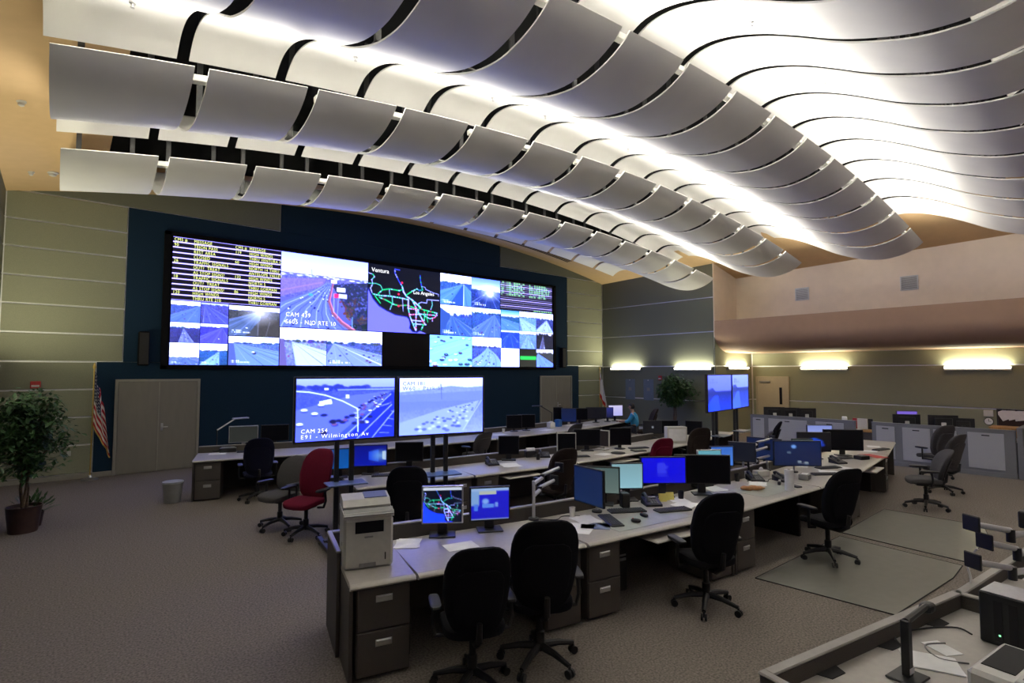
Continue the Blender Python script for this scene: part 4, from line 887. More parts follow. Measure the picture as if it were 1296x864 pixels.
# ------------------------------------------------------------------ partitioned workstations at right
PX = 16.13
def partition(label, y0, y1, cells, z=1.06):
    """face looks to -x; local x runs along +y from y1 down to y0"""
    t = thing('workstation_partition', label, 'partition', (PX, y1, 0), R(-90), 'grey workstation partitions'); L = y1-y0
    MB().box(0, L, 0, .10, 0, z-.02, .008).build('body', partm, t); MB().box(-.01, L+.01, -.012, .112, z-.02, z, .008).build('top_cap', partm, t)
    MB().box(0, L, -.01, 0, 0, .10, .004).build('kick_plate', partm, t)
    for a, b in cells:
        p = MB().box(a, b, -.016, -.0005, .16, z-.09, .006).build('inset_panel', partl, t)
        MB().box((a+b)/2-.07, (a+b)/2+.07, -.020, -.0165, z-.16, z-.135, .002).build('slot', darkgap, p)
partition('grey panelled partition farther away, before the cream door', 5.10, 7.92, [(.08, .42), (.55, 1.62), (1.85, 2.55)])
partition('grey panelled partition nearer, right of the three grey chairs', 1.98, 4.72, [(.10, .50), (.66, 1.22), (1.28, 1.72), (1.92, 2.55)])
cap = thing('partition_end', 'grey partition return at the right end, edge-on', 'partition', (PX, 1.96, 0), 0, 'grey workstation partitions'); MB().box(0, 1.4, -.10, 0, 0, 1.10, .008).build('body', partm, cap); MB().box(-.01, 1.41, -.11, .01, 1.10, 1.12, .006).build('top_cap', partm, cap)
for y0, y1, lb, m in ((5.12, 7.9, 'light counter behind the farther grey partition', lamin), (2.0, 4.70, 'light counter behind the nearer grey partition', lamin), (4.74, 5.08, 'honey oak counter in the gap between the grey partitions', woodm)):
    t = thing('counter', lb, 'counter', (PX+.115, y0, 0)); MB().box(0, .95, .0, y1-y0, ZT+.01, ZT+.05, .006).build('worktop', m, t); MB().box(.88, .92, .02, y1-y0-.02, 0, ZT+.009).build('support_panel', pedm, t); MB().box(.05, .09, .02, y1-y0-.02, 0, ZT+.009).build('support_panel', pedm, t)
zc = ZT+.051
monitor('black monitor seen from behind over the farther partition, left', (16.62, 7.42, zc), 40, .60, .34, None, black, 'square', .14, base_m=whitepl)
monitor('black monitor seen from behind over the farther partition, middle', (16.72, 7.0, zc), 40, .52, .34, None, black, 'square', .14, base_m=whitepl)
monitor('black monitor seen from behind over the farther partition, right', (16.66, 6.52, zc), 40, .52, .34, None, black, 'square', .15, base_m=whitepl)
monitor('black monitor seen from behind over the nearer partition, by a violet screen', (16.72, 4.12, zc), 35, .62, .34, None, black, 'square', .12, base_m=whitepl)
monitor('violet-lit small monitor peeping over the nearer partition', (17.15, 4.20, zc), -140, .50, .30, gradient((.50, .40, .85), (.55, .45, .9)), black, 'square', .22)
monitor('black monitor with white stand behind the nearer partition, right', (16.78, 3.38, zc), 30, .62, .36, None, black, 'square', .12, base_m=whitepl)
monitor('dark rounded monitor back at the far end of the nearer partition', (16.95, 3.02, zc), 20, .44, .34, None, black, 'foot', .08)
oak = thing('oak_cabinet', 'honey oak cabinet against the alcove wall at the right edge', 'cabinet', (20.05, 1.2, 0)); MB().box(0, .64, 0, 1.8, 0, .78, .01).build('body', woodm, oak); MB().box(-.02, .65, -.02, 1.82, .78, .81, .006).build('top', woodm, oak)
for k in range(3): MB().box(-.018, -.001, .04+k*.58, .58+k*.58, .06, .72, .006).build('door', woodm, oak)
nb = thing('notice_board', 'dark notice board with loose sheets at the right edge', 'notice board', (XREC, 2.92, .75), R(-90)); MB().box(0, 1.3, -.03, 0, 0, .53, .006).build('board', mat('dark_cork', (.03, .018, .016, 1), .9, 0, .2, 60), nb)
fm = MB()
for a in ((0, 1.3, 0, .03), (0, 1.3, .50, .53), (0, .03, 0, .53), (1.27, 1.3, 0, .53)): fm.box(a[0], a[1], -.04, -.03, a[2], a[3])
fm.build('frame', black, nb)
for k in range(5):
    M = Matrix.Translation((.16+.16*k, -.034-.002*k, .36+.02*(k % 2))) @ Matrix.Rotation(R(-28+9*(k % 3)), 4, 'Y')
    tag(MB().box(-.11, .11, -.0015, 0, -.14, .14, M=M).build('pinned_sheet', paper, None, (XREC, 2.92, .75), R(-90)), ['leftmost', 'second', 'third', 'fourth', 'rightmost'][k]+' slanted white sheet pinned to the notice board', 'paper', 'sheets on the notice board')
ck = thing('wall_clock', 'small round white wall clock beside the notice board', 'clock', (XREC, 3.10, .91), R(-90)); MB().lathe([(.11, 0), (.11, .03), (.10, .035)], 24).build('case', black, ck, (0, 0, 0), (R(90), 0, 0), smooth=True); MB().lathe([(.095, .0355), (.095, .038)], 24).build('dial', paper, ck, (0, 0, 0), (R(90), 0, 0)); MB().box(-.006, .006, -.042, -.039, 0, .07).box(0, .05, -.042, -.039, -.005, .005).build('hand', black, ck)
small_box('thermostat', 'beige control box on the alcove wall above the clock', 'thermostat', (XREC, 3.10, 1.14), R(-90), .22, .18, whitepl)
def sheets(label, x, y, rz, w=.22, d=.28, z=ZT+.001, n=1, m=None, group='papers on the desks'):
    mb = MB()
    t = thing('paper_sheets', label, 'papers', (x, y, z), R(rz), group)
    for k in range(n):
        M = Matrix.Rotation(R(random.uniform(-14, 14)*(k > 0)), 4, 'Z')
        MB().box(-w/2, w/2, -d/2, d/2, .0022*k, .0022*k+.002, M=M).build('sheet', m or paper, t)
    return t
def box_item(name, label, cat, x, y, rz, w, d, h, m, z=ZT+.001, b=.008, extra=None):
    t = thing(name, label, cat, (x, y, z), R(rz)); MB().box(-w/2, w/2, -d/2, d/2, 0, h, b).build('body', m, t)
    if extra: extra(t)
    return t
bk = box_item('document_box', 'pinkish white document box on the far counter', 'box', 16.75, 5.55, 20, .30, .12, .30, paper, zc); MB().box(-.13, .13, -.064, -.061, .05, .25).build('label_panel', whitepl, bk)
for k, (x, y, c) in enumerate(((16.72, 5.22, redm), (16.70, 5.10, whitepl), (16.78, 5.0, black))): tag(MB().box(-.03, .03, -.12, .12, 0, .28, .004).box(-.034, -.03, -.05, .05, .16, .24).build('binder', c, None, (x, y, zc), R(-10+8*k)), ['red', 'white', 'black'][k]+' ring binder standing on the oak counter', 'binder', 'binders on the oak counter')
box_item('paper_tray', 'grey stacked paper tray on the nearer counter', 'paper tray', 16.55, 4.55, 10, .30, .34, .10, greypl, zc, extra=lambda t: MB().box(-.13, .13, -.15, .15, .101, .112).build('paper_stack', paper, t))
box_item('desk_radio', 'grey radio set on the nearer counter between monitors', 'radio', 16.62, 3.75, 0, .18, .30, .22, greypl, zc, extra=lambda t: MB().box(-.095, -.09, -.1, .1, .06, .16).build('grille', darkgap, t))
box_item('fax_machine', 'low dark machine on the farther counter', 'machine', 16.66, 6.05, 0, .34, .36, .14, black, zc, extra=lambda t: MB().box(-.12, .12, -.12, .12, .141, .17, .01).build('lid', greypl, t))

# ------------------------------------------------------------------ the office printer on the end desk
pr = thing('office_printer', 'beige multifunction laser printer on the end desk', 'printer', (2.06, 4.42, ZT+.001), R(-18))
pw = mat('printer_beige', (.44, .435, .41, 1), .5, 0, .05, 20)
MB().box(-.20, .20, -.21, .21, .0, .41, .02).build('body', pw, pr)
MB().prism([(-.215, .41), (.20, .41), (.20, .46), (-.205, .455)], -.205, .205, 'x').build('scanner_deck', pw, pr)
MB().prism([(-.225, .432), (-.15, .472), (-.15, .478), (-.232, .438)], -.20, .20, 'x').build('control_panel', greypl, pr)
MB().prism([(-.10, .46), (.21, .46), (.205, .535), (.12, .555), (-.06, .535), (-.12, .49)], -.20, .19, 'x').build('document_feeder', pw, pr)
MB().prism([(-.05, .539), (.11, .556), (.11, .561), (-.05, .544)], -.02, .17, 'x').build('feeder_tray', mat('blue_grey_plastic', (.10, .12, .20, 1), .4, 0, .05, 20), pr)
MB().box(-.11, .12, -.214, -.2105, .29, .385, .003).build('output_slot', blackgl, pr); MB().box(-.035, .035, -.216, -.2105, .25, .265, .003).build('latch', greypl, pr)
MB().box(-.075, .06, -.218, -.2105, .015, .05, .006).build('tray_handle', greypl, pr); MB().box(.13, .14, -.216, -.2105, .06, .12, .002).build('gauge', black, pr); MB().box(-.2035, -.201, -.05, .0, .16, .19, .002).build('side_vent', greypl, pr)

# ------------------------------------------------------------------ desk clutter
def keyboard(label, x, y, rz, m=None, z=ZT+.001):
    t = thing('keyboard', label, 'keyboard', (x, y, z), R(rz), 'keyboards'); MB().box(-.22, .22, -.075, .075, 0, .018, .006).build('case', m or black, t)
    for r in range(5):
        kb = MB()
        for c in range(14): kb.box(-.205+c*.0295, -.205+c*.0295+.024, -.062+r*.026, -.062+r*.026+.021, .018, .026, .003)
        kb.build('key_row', greypl if m else black, t)
def mouse(label, x, y, rz, m=None):
    t = thing('computer_mouse', label, 'mouse', (x, y, ZT+.001), R(rz), 'computer mice'); MB().sell(.032, .055, .02, .7, .8, 14, 8, ctr=(0, 0, .018)).build('shell', m or black, t, smooth=True); MB().tube([(0, .025, .036), (0, .04, .034)], .006, 8).build('wheel', redm, t)
def phone(label, x, y, rz):
    t = thing('desk_phone', label, 'telephone', (x, y, ZT+.001), R(rz), 'desk telephones')
    MB().prism([(-.10, .0), (.11, .0), (.11, .08), (-.10, .025)], -.10, .10, 'x').build('base', black, t)
    MB().tube([(-.07, -.085, .055), (-.07, -.07, .085), (-.07, .06, .125), (-.07, .09, .105)], [.026, .018, .018, .026], 8).build('handset', black, t, smooth=True)
    kp = MB()
    for r in range(4):
        for c in range(3): kp.box(-.02+c*.03, .0+c*.03, -.075+r*.028, -.055+r*.028, .034+r*.0075, .042+r*.0075)
    kp.build('keypad', greypl, t); MB().box(-.02, .07, .05, .09, .068, .082, .003).build('display', greypl, t)
sheets('white sheets just right of the printer', 2.56, 4.58, -30, n=2); sheets('white sheet below the road map monitor', 2.90, 4.20, -12, .30, .2)
sheets('loose white pages fanned out under the blank black monitor', 5.85, 3.70, 10, .30, .24, n=5); sheets('second fan of white pages by the yellow notes', 6.02, 3.92, -25, n=3)
tm = mat('desk_blotter', (.32, .34, .30, 1), .3, 0, .1, 8)
sheets('clear desk blotter along the front of the crowded desk', 4.95, 3.62, -8, 1.10, .34, n=1, m=tm); sheets('clear desk blotter under the paper towel roll', 7.45, 3.50, -3, .9, .5, n=1, m=tm)
sheets('colourful magazine at the left of the crowded desk', 4.35, 3.82, 40, .22, .30, n=1, m=mat('magazine_print', (.16, .20, .34, 1), .4, 0, .9, 9)); sheets('large white sheet at the left end of the crowded desk', 4.12, 3.95, 30, .36, .45)
ynote = mat('yellow_note', (.62, .55, .15, 1), .8, 0, .05, 9)
for k, (x, y, lb) in enumerate(((5.80, 3.98, 'yellow sticky note under the blue error screen, left'), (5.93, 3.96, 'yellow sticky note under the blue error screen, right'))): tag(MB().box(-.05, .05, -.003, 0, 0, .10, M=Matrix.Rotation(R(-20), 4, 'X')).build('sticky_note', ynote, None, (x, y, ZT+.001), R(-35)), lb, 'note', 'sticky notes')
keyboard('black keyboard before the pale teal monitor', 5.08, 3.98, -30); keyboard('black keyboard before the blue error screen', 5.52, 3.66, -22); keyboard('black keyboard standing on edge beside the dark blue monitor', 4.62, 3.84, 60)
mouse('dark mouse with a red wheel, front one on the crowded desk', 4.80, 3.64, 20); mouse('dark mouse with a red wheel, rear one on the crowded desk', 5.05, 3.72, -10)
phone('black desk phone between the teal and blue monitors', 5.56, 3.98, -35); phone('black desk phone left of the paper towel roll', 7.95, 3.85, -40); phone('black desk phone behind the paper towel roll', 8.25, 3.58, -20)
phone('black desk phone at the middle row near the white-framed monitor', 7.05, 7.45, -35); phone('black desk phone at the middle row left part', 5.78, 7.42, -20)
keyboard('dark keyboard before the white-framed square monitor', 7.55, 7.05, -25); keyboard('black keyboard left of the maroon chair', 9.35, 7.0, -20); keyboard('black keyboard at the lit blue desktop', 3.92, 7.72, -25); keyboard('black keyboard under the wide dark pair', 9.25, 3.36, -35); keyboard('black keyboard right of the wide dark pair', 9.9, 3.55, -25)
tag(MB().lathe([(.14, 0), (.145, .006), (.14, .012), (.02, .014)], 24).build('turntable_pad', darkgap, None, (8.50, 6.86, ZT+.001), smooth=True), 'dark round pad at the middle row before a black monitor', 'desk pad')
ro = thing('paper_towel_roll', 'white paper towel roll standing on the near row desk', 'paper towel roll', (7.66, 3.24, ZT+.001)); MB().lathe([(.058, 0), (.058, .28), (.022, .281)], 24).build('roll', paper, ro, smooth=True); MB().lathe([(.020, .2815), (.020, .284)], 14).build('core', barkm, ro)
om = mat('orange_wrap', (.42, .19, .07, 1), .6, 0, .35, 14, .4)
ob = thing('snack_bag', 'crumpled orange-brown wrap on the desk left of the towel roll', 'wrapper', (7.28, 3.58, ZT+.001), R(-35))
MB().sell(.16, .045, .03, .8, .8, 20, 10, ctr=(0, 0, .028), fn=lambda v: (v.x, v.y+.012*math.sin(v.x*40), v.z*(1+.25*math.sin(v.x*55+v.y*60)))).build('bag', om, ob, smooth=True); MB().sell(.09, .035, .022, .8, .8, 16, 8, ctr=(.12, .03, .022), fn=lambda v: (v.x, v.y, v.z*(1+.3*math.sin(v.x*70)))).build('fold', mat('tan_wrap', (.48, .30, .16, 1), .6, 0, .3, 14), ob, smooth=True)
sheets('red folder lying beside the blank black monitor', 11.95, 3.48, -35, .24, .46, m=redm, n=2); box_item('label_printer', 'small dark device left of the red folder', 'device', 11.35, 3.50, -20, .22, .16, .07, black, extra=lambda t: MB().box(-.06, .06, -.04, .04, .071, .082, .004).build('keypad', greypl, t))
sheets('white sheets on the desk beyond the wide dark monitors', 10.1, 3.42, -20, n=3); sheets('pale sheets between the dark pair and the flower monitor', 9.75, 3.95, 10, n=2); sheets('white sheets at the far right desk', 12.6, 3.75, 15, n=2); keyboard('black keyboard before the blank black monitor', 11.15, 3.78, -30)
def cup(name, lb, cat, x, y, r, h, m, z=ZT+.001): return tag(MB().lathe([(r*.8, 0), (r, h), (r*.92, h), (r*.74, .008)], 18).build(name, m, None, (x, y, z), smooth=True), lb, cat)
cup('paper_cup', 'white cup beside the dark blue edge-on monitor', 'cup', 4.42, 4.22, .035, .11, whitepl); cup('pen_cup', 'black pen cup behind the yellow notes', 'pen cup', 6.10, 3.92, .04, .10, black); cup('pen_cup', 'dark pen cup near the phone by the towel roll', 'pen cup', 7.7, 4.0, .04, .11, black)
box_item('small_speaker', 'small black desk speaker between grey and teal monitors', 'loudspeaker', 5.22, 4.12, -30, .10, .10, .17, black, extra=lambda t: MB().box(-.04, .04, -.054, -.05, .02, .15, .003).build('grille', darkgap, t))
box_item('stapler', 'dark stapler right of the orange wrap', 'stapler', 7.95, 3.5, 20, .16, .04, .05, black, extra=lambda t: MB().box(-.07, .07, -.015, .015, .051, .06, .003).build('lever', greypl, t))
box_item('tissue_box', 'pale tissue box among the cluttered phones', 'tissue box', 8.35, 3.95, -20, .24, .12, .09, whitepl, extra=lambda t: MB().sell(.04, .02, .04, .9, .9, 10, 6, ctr=(0, 0, .10)).build('tissue', paper, t))
box_item('computer_tower', 'white computer tower standing on the middle row desk', 'computer', 10.75, 7.02, -35, .46, .20, .36, whitepl, extra=lambda t: MB().box(-.2, .2, -.104, -.1005, .05, .31, .004).build('front_panel', paper, t))
box_item('tissue_carton', 'white carton beside the right desk lamp', 'box', 10.72, 11.05, 0, .20, .16, .16, whitepl, extra=lambda t: MB().box(-.05, .05, -.03, .03, .161, .19).build('tissue', paper, t)); box_item('blue_box', 'bright blue box beside the right desk lamp', 'box', 11.18, 11.22, 10, .18, .16, .20, mat('blue_card', (.03, .14, .42, 1), .5, 0, .05, 9), extra=lambda t: MB().box(-.07, .07, -.06, .06, .201, .206).build('lid', mat('blue_card', (0, 0, 0, 1)), t))
sheets('papers on the back row desk left of the black monitors', 8.6, 10.75, 10, .4, .25, n=2); sheets('papers at the back row right of the black monitors', 10.25, 10.75, 5, .4, .25, n=2); sheets('papers beside the blue-lit monitor', 12.1, 10.95, 0, .4, .25, n=3); sheets('papers on the back row end desk', 2.4, 11.85, -20, .3, .22, n=2); sheets('papers on the middle row desk before the square black monitor', 6.0, 7.2, -15, .3, .4, n=2); sheets('papers by the white computer tower', 10.2, 7.0, -10, .35, .25, n=3)
keyboard('black keyboard on the back row end desk', 2.95, 11.75, -18)
box_item('desk_tablet', 'dark tablet on the middle row right of the round pad', 'tablet', 9.05, 6.78, -25, .28, .20, .02, darkgap, extra=lambda t: MB().box(-.12, .12, -.08, .08, .0205, .022).build('screen', blackgl, t))
# desk lamps
def lamp(lb, x, y, rz, s=1.0, dark=False):
    t = thing('desk_lamp', lb, 'lamp', (x, y, ZT+.001), R(rz), 'desk lamps'); m = black if dark else silver
    MB().lathe([(.10, 0), (.10, .02), (.03, .03)], 20).build('base', black, t, smooth=True); MB().tube([(0, 0, .02), (0, 0, .42*s)], .012, 8).build('pole', black, t); MB().tube([(0, 0, .42*s), (.34*s, 0, .62*s)], .014, 8).build('arm', m, t); MB().box(.30*s, .62*s, -.05, .05, .615*s, .645*s, .012).build('lamp_head', m, t)
lamp('slim desk lamp on the back row end desk by the double door', 2.47, 12.30, 10); lamp('slim dark desk lamp on the back row near the right door', 11.05, 11.35, 150, .95, True)
# monitor arms
def arms(lb, x, y, rz, n=2, h=.42):
    t = thing('arm_stand', lb, 'monitor arm', (x, y, ZT+.001), R(rz), 'empty monitor arms'); MB().lathe([(.06, 0), (.06, .02), (.02, .025)], 16).build('clamp', black, t, smooth=True); MB().tube([(0, 0, .01), (0, 0, h)], .018, 12).build('pole', silver if n < 3 else black, t, smooth=True)
    for k in range(n):
        z = h-.03-.13*k; s = 1 if k % 2 == 0 else .8
        a = MB().tube([(0, 0, z), (.24*s, .06, z+.02)], .022, 10).build('lower_arm', silver, t, smooth=True); MB().tube([(.24*s, .06, z-.03), (.24*s, .06, z+.06)], .026, 12).build('joint', black, a, smooth=True)
        b = MB().tube([(.24*s, .06, z+.05), (.52*s, .02, z+.10)], .020, 10).build('upper_arm', silver, t, smooth=True); MB().box(.51*s, .53*s, -.04, .08, z+.05, z+.16, .006).build('mount_plate', black, b)
arms('silver double monitor arm at the left of the crowded desk', 4.02, 4.42, 10); arms('cluttered silver arms behind the wide dark monitors', 8.35, 4.15, -20, 3, .46)
# waste bin
wb = thing('waste_bin', 'translucent grey waste bin beside the back row end desk', 'bin', (1.62, 11.52, 0)); MB().lathe([(.13, 0), (.165, .36), (.155, .36), (.12, .01)], 20).build('bin', greypl, wb, smooth=True); MB().lathe([(.155, .33), (.172, .355), (.168, .375), (.15, .37)], 20).build('liner', mat('clear_liner', (.42, .45, .47, 1), .3, 0, .1, 20), wb, smooth=True)
ub = thing('computer_case', 'dark computer case with chrome slots under the crowded desk', 'computer', (4.65, 3.75, 0), R(-10)); MB().box(-.11, .11, 0, .45, .02, .46, .01).build('case', black, ub); MB().box(-.09, .09, -.006, 0, .34, .37, .003).build('drive', chrome, ub); MB().box(-.09, .09, -.006, 0, .39, .41, .003).build('drive', chrome, ub)

# ------------------------------------------------------------------ lower right desk things
lp = thing('laser_printer', 'white laser printer cut by the lower right corner', 'printer', (3.68, .42, ZT+.001), R(-8)); lpw = mat('printer_white', (.50, .49, .46, 1), .45, 0, .04, 16)
MB().box(-.24, .24, -.22, .20, 0, .17, .02).build('body', lpw, lp); MB().box(-.23, .23, -.21, .02, .171, .185, .01).build('top_cover', lpw, lp); MB().box(-.14, .20, .04, .17, .17, .174).build('output_well', darkgap, lp); MB().box(-.19, -.12, -.02, .0, .186, .190).build('power_button', greypl, lp); MB().box(-.243, -.2405, -.15, .1, .04, .12).build('side_vent', greypl, lp)
pt = thing('computer_tower', 'black computer tower with open slots at the right edge', 'computer', (4.40, .46, ZT+.001), R(-8)); MB().box(-.12, .12, -.26, .26, 0, .30, .008).build('case', black, pt); MB().box(-.118, .118, -.25, .25, .301, .304).build('top_grille', silver, pt)
for k in range(6): MB().box(-.1235, -.1205, -.2+k*.07, -.16+k*.07, .03, .26).build('slot', darkgap, pt)
MB().box(-.1238, -.1206, .16, .17, .06, .07).build('status_light', glow('green_led', (.2, 1, .3, 1), 1.0), pt)
ps = thing('monitor_bracket', 'bare black monitor bracket bar standing on the lower right desk', 'bracket', (3.50, .90, ZT+.001), R(-8)); MB().box(-.09, .09, -.07, .07, 0, .012, .004).build('base_plate', black, ps); MB().box(-.022, .022, -.02, .02, .012, .30, .004).build('upright', black, ps); MB().tube([(0, 0, .29), (.56, .12, .20)], .018, 8).build('arm', black, ps); MB().sell(.06, .035, .03, .7, .7, 12, 8, ctr=(.58, .12, .19)).build('clamp', black, ps)
MB().box(-.024, .024, -.022, -.0205, .03, .06).build('sticker', paper, ps)
sheets('crumpled white leaflet with brown print beside the bracket', 3.78, .86, 25, .20, .26, z=ZT+.001, n=3); sheets('small flat notice beside the laser printer', 4.02, .86, -30, .12, .16)
def cable(lb, pts, r, m): return tag(MB().tube(spline(pts, 5), r, 7).build('cable', m, None, smooth=True), lb, 'cable')
zz = ZT+.006
cable('loose dark cable looping over the lower right desk', [(3.86, 1.02, zz), (4.0, 1.08, zz), (4.25, .98, zz), (4.40, .86, zz), (4.36, .78, zz)], .005, black); cable('short black cable end at the left of the lower right desk', [(2.98, 1.12, zz), (3.05, 1.05, zz), (3.06, .98, zz), (3.12, .92, zz)], .008, black); cable('white cable hanging from the monitor arms', [(5.10, .86, 1.10), (5.12, .92, .98), (5.08, .90, .86), (5.0, .92, zz+.01)], .008, whitepl)
cable('grey cable looped before the laser printer', [(3.92, .72, zz), (3.86, .84, zz), (3.98, .93, zz), (4.1, .86, zz)], .005, greypl)
arms('stack of bare monitor arms at the right frame edge', 5.42, .62, 150, 3, .48)
box_item('arm_motor', 'black cylinder camera on top of the right monitor arms', 'camera', 5.42, .62, 0, .10, .10, .12, black, ZT+.49, extra=lambda t: MB().tube([(0, 0, .12), (.05, 0, .13), (.14, -.05, .02)], .006, 6).build('cord', black, t))
sheets('white papers behind the right monitor arms', 5.75, .55, 10, n=3)

# ------------------------------------------------------------------ plants
def ficus(lb, loc, h, r, z0, nleaf, seed, s=.06):
    g = random.Random(seed); t = thing('potted_ficus', lb, 'plant', loc)
    MB().lathe([(.17, 0), (.21, .36), (.225, .38), (.205, .38), (.19, .33)], 24).build('pot', potm, t, smooth=True); MB().lathe([(.19, .32), (.19, .335)], 16).build('soil', barkm, t)
    for k in range(3):
        a = 2.1*k; MB().tube([(.03*math.cos(a), .03*math.sin(a), .33), (.05*math.cos(a+.8), .05*math.sin(a+.8), .33+(z0-.33)*.5), (.04*math.cos(a+1.9), .04*math.sin(a+1.9), z0), (.16*math.cos(a), .16*math.sin(a), z0+.3*h)], [.022, .02, .017, .010], 7).build('trunk', barkm, t, smooth=True)
    mb = MB()
    tips = []
    for k in range(80):
        while True:
            v = Vector((g.uniform(-1, 1), g.uniform(-1, 1), g.uniform(-1, 1)))
            if .35 < v.length < 1: break
        k2 = .75+.25*math.sin(3*math.atan2(v.y, v.x)+seed)
        tips.append(Vector((v.x*r*k2, v.y*r*k2, z0+h*.5+v.z*h*.5-.10*(v.x*v.x+v.y*v.y)*r)))
    br = MB()
    for c in tips[::2]: br.tube([(0, 0, z0+.02), c*.5+Vector((0, 0, z0*.5)), c], [.008, .006, .003], 4)
    br.build('branches', barkm, t)['kind'] = 'stuff'
    for i in range(nleaf):
        c = tips[i % len(tips)]+Vector((g.gauss(0, .09), g.gauss(0, .09), g.gauss(0, .09)))
        a = g.uniform(0, 2*PI); dr = g.uniform(-1.1, .2); L = s*g.uniform(.8, 1.35); d = Vector((math.cos(a)*math.cos(dr), math.sin(a)*math.cos(dr), math.sin(dr))); w = Vector((-math.sin(a), math.cos(a), g.uniform(-.4, .4)))*(L*.24); up = d.cross(w).normalized()*(L*.06)
        mb.add([c, c+d*L*.5+w+up, c+d*L, c+d*L*.5-w+up], [(0, 1, 2), (0, 2, 3)])
    f = mb.build('foliage', leafm, t, recalc=False); f['kind'] = 'stuff'; return t
ficus('large leafy ficus in a dark pot at the left wall', (-.36, 10.85, 0), 1.12, .54, .92, 3600, 3, .095)
ficus('smaller ficus against the slate wall near the right televisions', (17.2, 11.25, 0), 1.05, .70, 1.15, 4200, 5, .12)
lo_ = thing('floor_plant', 'low leafy plant at the foot of the large ficus', 'plant', (-.28, 11.15, 0)); MB().lathe([(.12, 0), (.15, .22), (.14, .22), (.13, .18)], 18).build('pot', potm, lo_, smooth=True); g_ = random.Random(9); mb = MB()
for i in range(120):
    a = g_.uniform(0, 2*PI); e = g_.uniform(.3, 1.3); L = g_.uniform(.12, .3); d = Vector((math.cos(a)*math.cos(e), math.sin(a)*math.cos(e), math.sin(e))); c = Vector((0, 0, .18))+d*L; w = Vector((-math.sin(a), math.cos(a), .2))*.022; mb.add([c, c+d*.05+w, c+d*.11, c+d*.05-w], [(0, 1, 2, 3)])
mb.build('foliage', leafm, lo_, recalc=False)['kind'] = 'stuff'

# ------------------------------------------------------------------ flags
def flag(lb, loc, ph, paint, w, drop, rz, seed):
    t = thing('flag_on_pole', lb, 'flag', loc, R(rz)); MB().lathe([(.16, 0), (.16, .02), (.05, .05), (.03, .10)], 24).build('base', chrome, t, smooth=True); MB().tube([(0, 0, .05), (0, 0, ph)], .013, 10).build('pole', goldm, t, smooth=True); MB().lathe([(.02, ph), (.035, ph+.04), (.02, ph+.09), (.004, ph+.14)], 12).build('finial', goldm, t, smooth=True)
    nu, nv = 79, 61; co = []; col = []; g = random.Random(seed)
    for j in range(nv):
        v = j/(nv-1)
        for i in range(nu):
            u = i/(nu-1)      # u down the hoist, v out along the fly
            z = ph-.04-u*drop*.62-v*drop*.38-.06*v*math.sin(u*4); x = .015+w*v*(.45+.55*u**.8)+.018*math.sin(v*13)*(.3+v); y = .055*math.sin(v*15+u*2.2)*(.25+.9*v)
            co.append((x, y, z)); col.append(paint(u, v))
    me = bpy.data.meshes.new('cloth'); me.from_pydata(co, [], [(j*nu+i, j*nu+i+1, (j+1)*nu+i+1, (j+1)*nu+i) for j in range(nv-1) for i in range(nu-1)])
    at = me.attributes.new('picture', 'FLOAT_COLOR', 'POINT'); at.data.foreach_set('color', np.array([c+(1,) for c in col], np.float32).ravel()); me.materials.append(clothm); me.shade_smooth(); o = link('cloth', me, t)
    fr = MB(); ed = [co[j*nu+nu-1] for j in range(nv)]; fr.tube(ed, .014, 5); fr.build('fringe', goldm, t); return t
def us(u, v):
    if u < .54 and v < .5:
        a, b = (u/.54*9) % 1, (v/.5*11/2) % 1; return (.75, .75, .78) if (abs(a-.5) < .2 and abs(b-.5) < .22) else (.012, .018, .07)
    return (.42, .015, .03) if int(u*13) % 2 == 0 else (.72, .70, .68)
def ca(u, v): return (.50, .02, .02) if u > .82 or (u > .22 and u < .3 and v < .12) else (.74, .73, .72)
flag('United States flag hanging on a gold pole left of the double door', (.55, 15.02, 0), 2.42, us, .36, 1.95, -25, 1)
flag('white and red state flag on a pole at the right front corner', (16.95, 14.6, 0), 2.42, ca, .34, 1.8, -30, 2)

# ------------------------------------------------------------------ the person at the back row
def skin(name, vs, es, rad, m, parent, sub=2):
    me = bpy.data.meshes.new(name); me.from_pydata(vs, es, []); o = link(name, me, parent); o.modifiers.new('skin', 'SKIN'); sd = o.modifiers.new('sub', 'SUBSURF'); sd.levels = sd.render_levels = sub
    for i, r in enumerate(rad): o.data.skin_vertices[0].data[i].radius = (r, r) if not isinstance(r, tuple) else r
    o.data.skin_vertices[0].data[0].use_root = True
    dg = bpy.context.evaluated_depsgraph_get(); nm = bpy.data.meshes.new_from_object(o.evaluated_get(dg)); o.modifiers.clear(); o.data = nm; nm.materials.clear(); nm.materials.append(m); nm.shade_smooth(); return o
pe = thing('person', 'seated person in a bright blue shirt facing a bright monitor', 'person', (13.72, 10.45, 0), R(25))
sk = mat('skin', (.30, .17, .11, 1), .55, 0, .06, 20); sh = mat('blue_shirt', (.03, .26, .50, 1), .85, 0, .12, 30); tr = mat('dark_trousers', (.02, .022, .03, 1), .85, 0, .15, 40); hr = mat('dark_hair', (.012, .009, .008, 1), .6, 0, .3, 60)
B = [(0, -.02, .58), (0, -.04, .78), (0, -.01, .98), (0, .02, 1.08), (0, .05, 1.15), (0, .07, 1.24), (0, .075, 1.31)]; E_ = [(i, i+1) for i in range(6)]; Rr = [(.15, .12), (.15, .11), (.17, .11), (.07, .06), (.05, .05), (.075, .09), (.065, .075)]
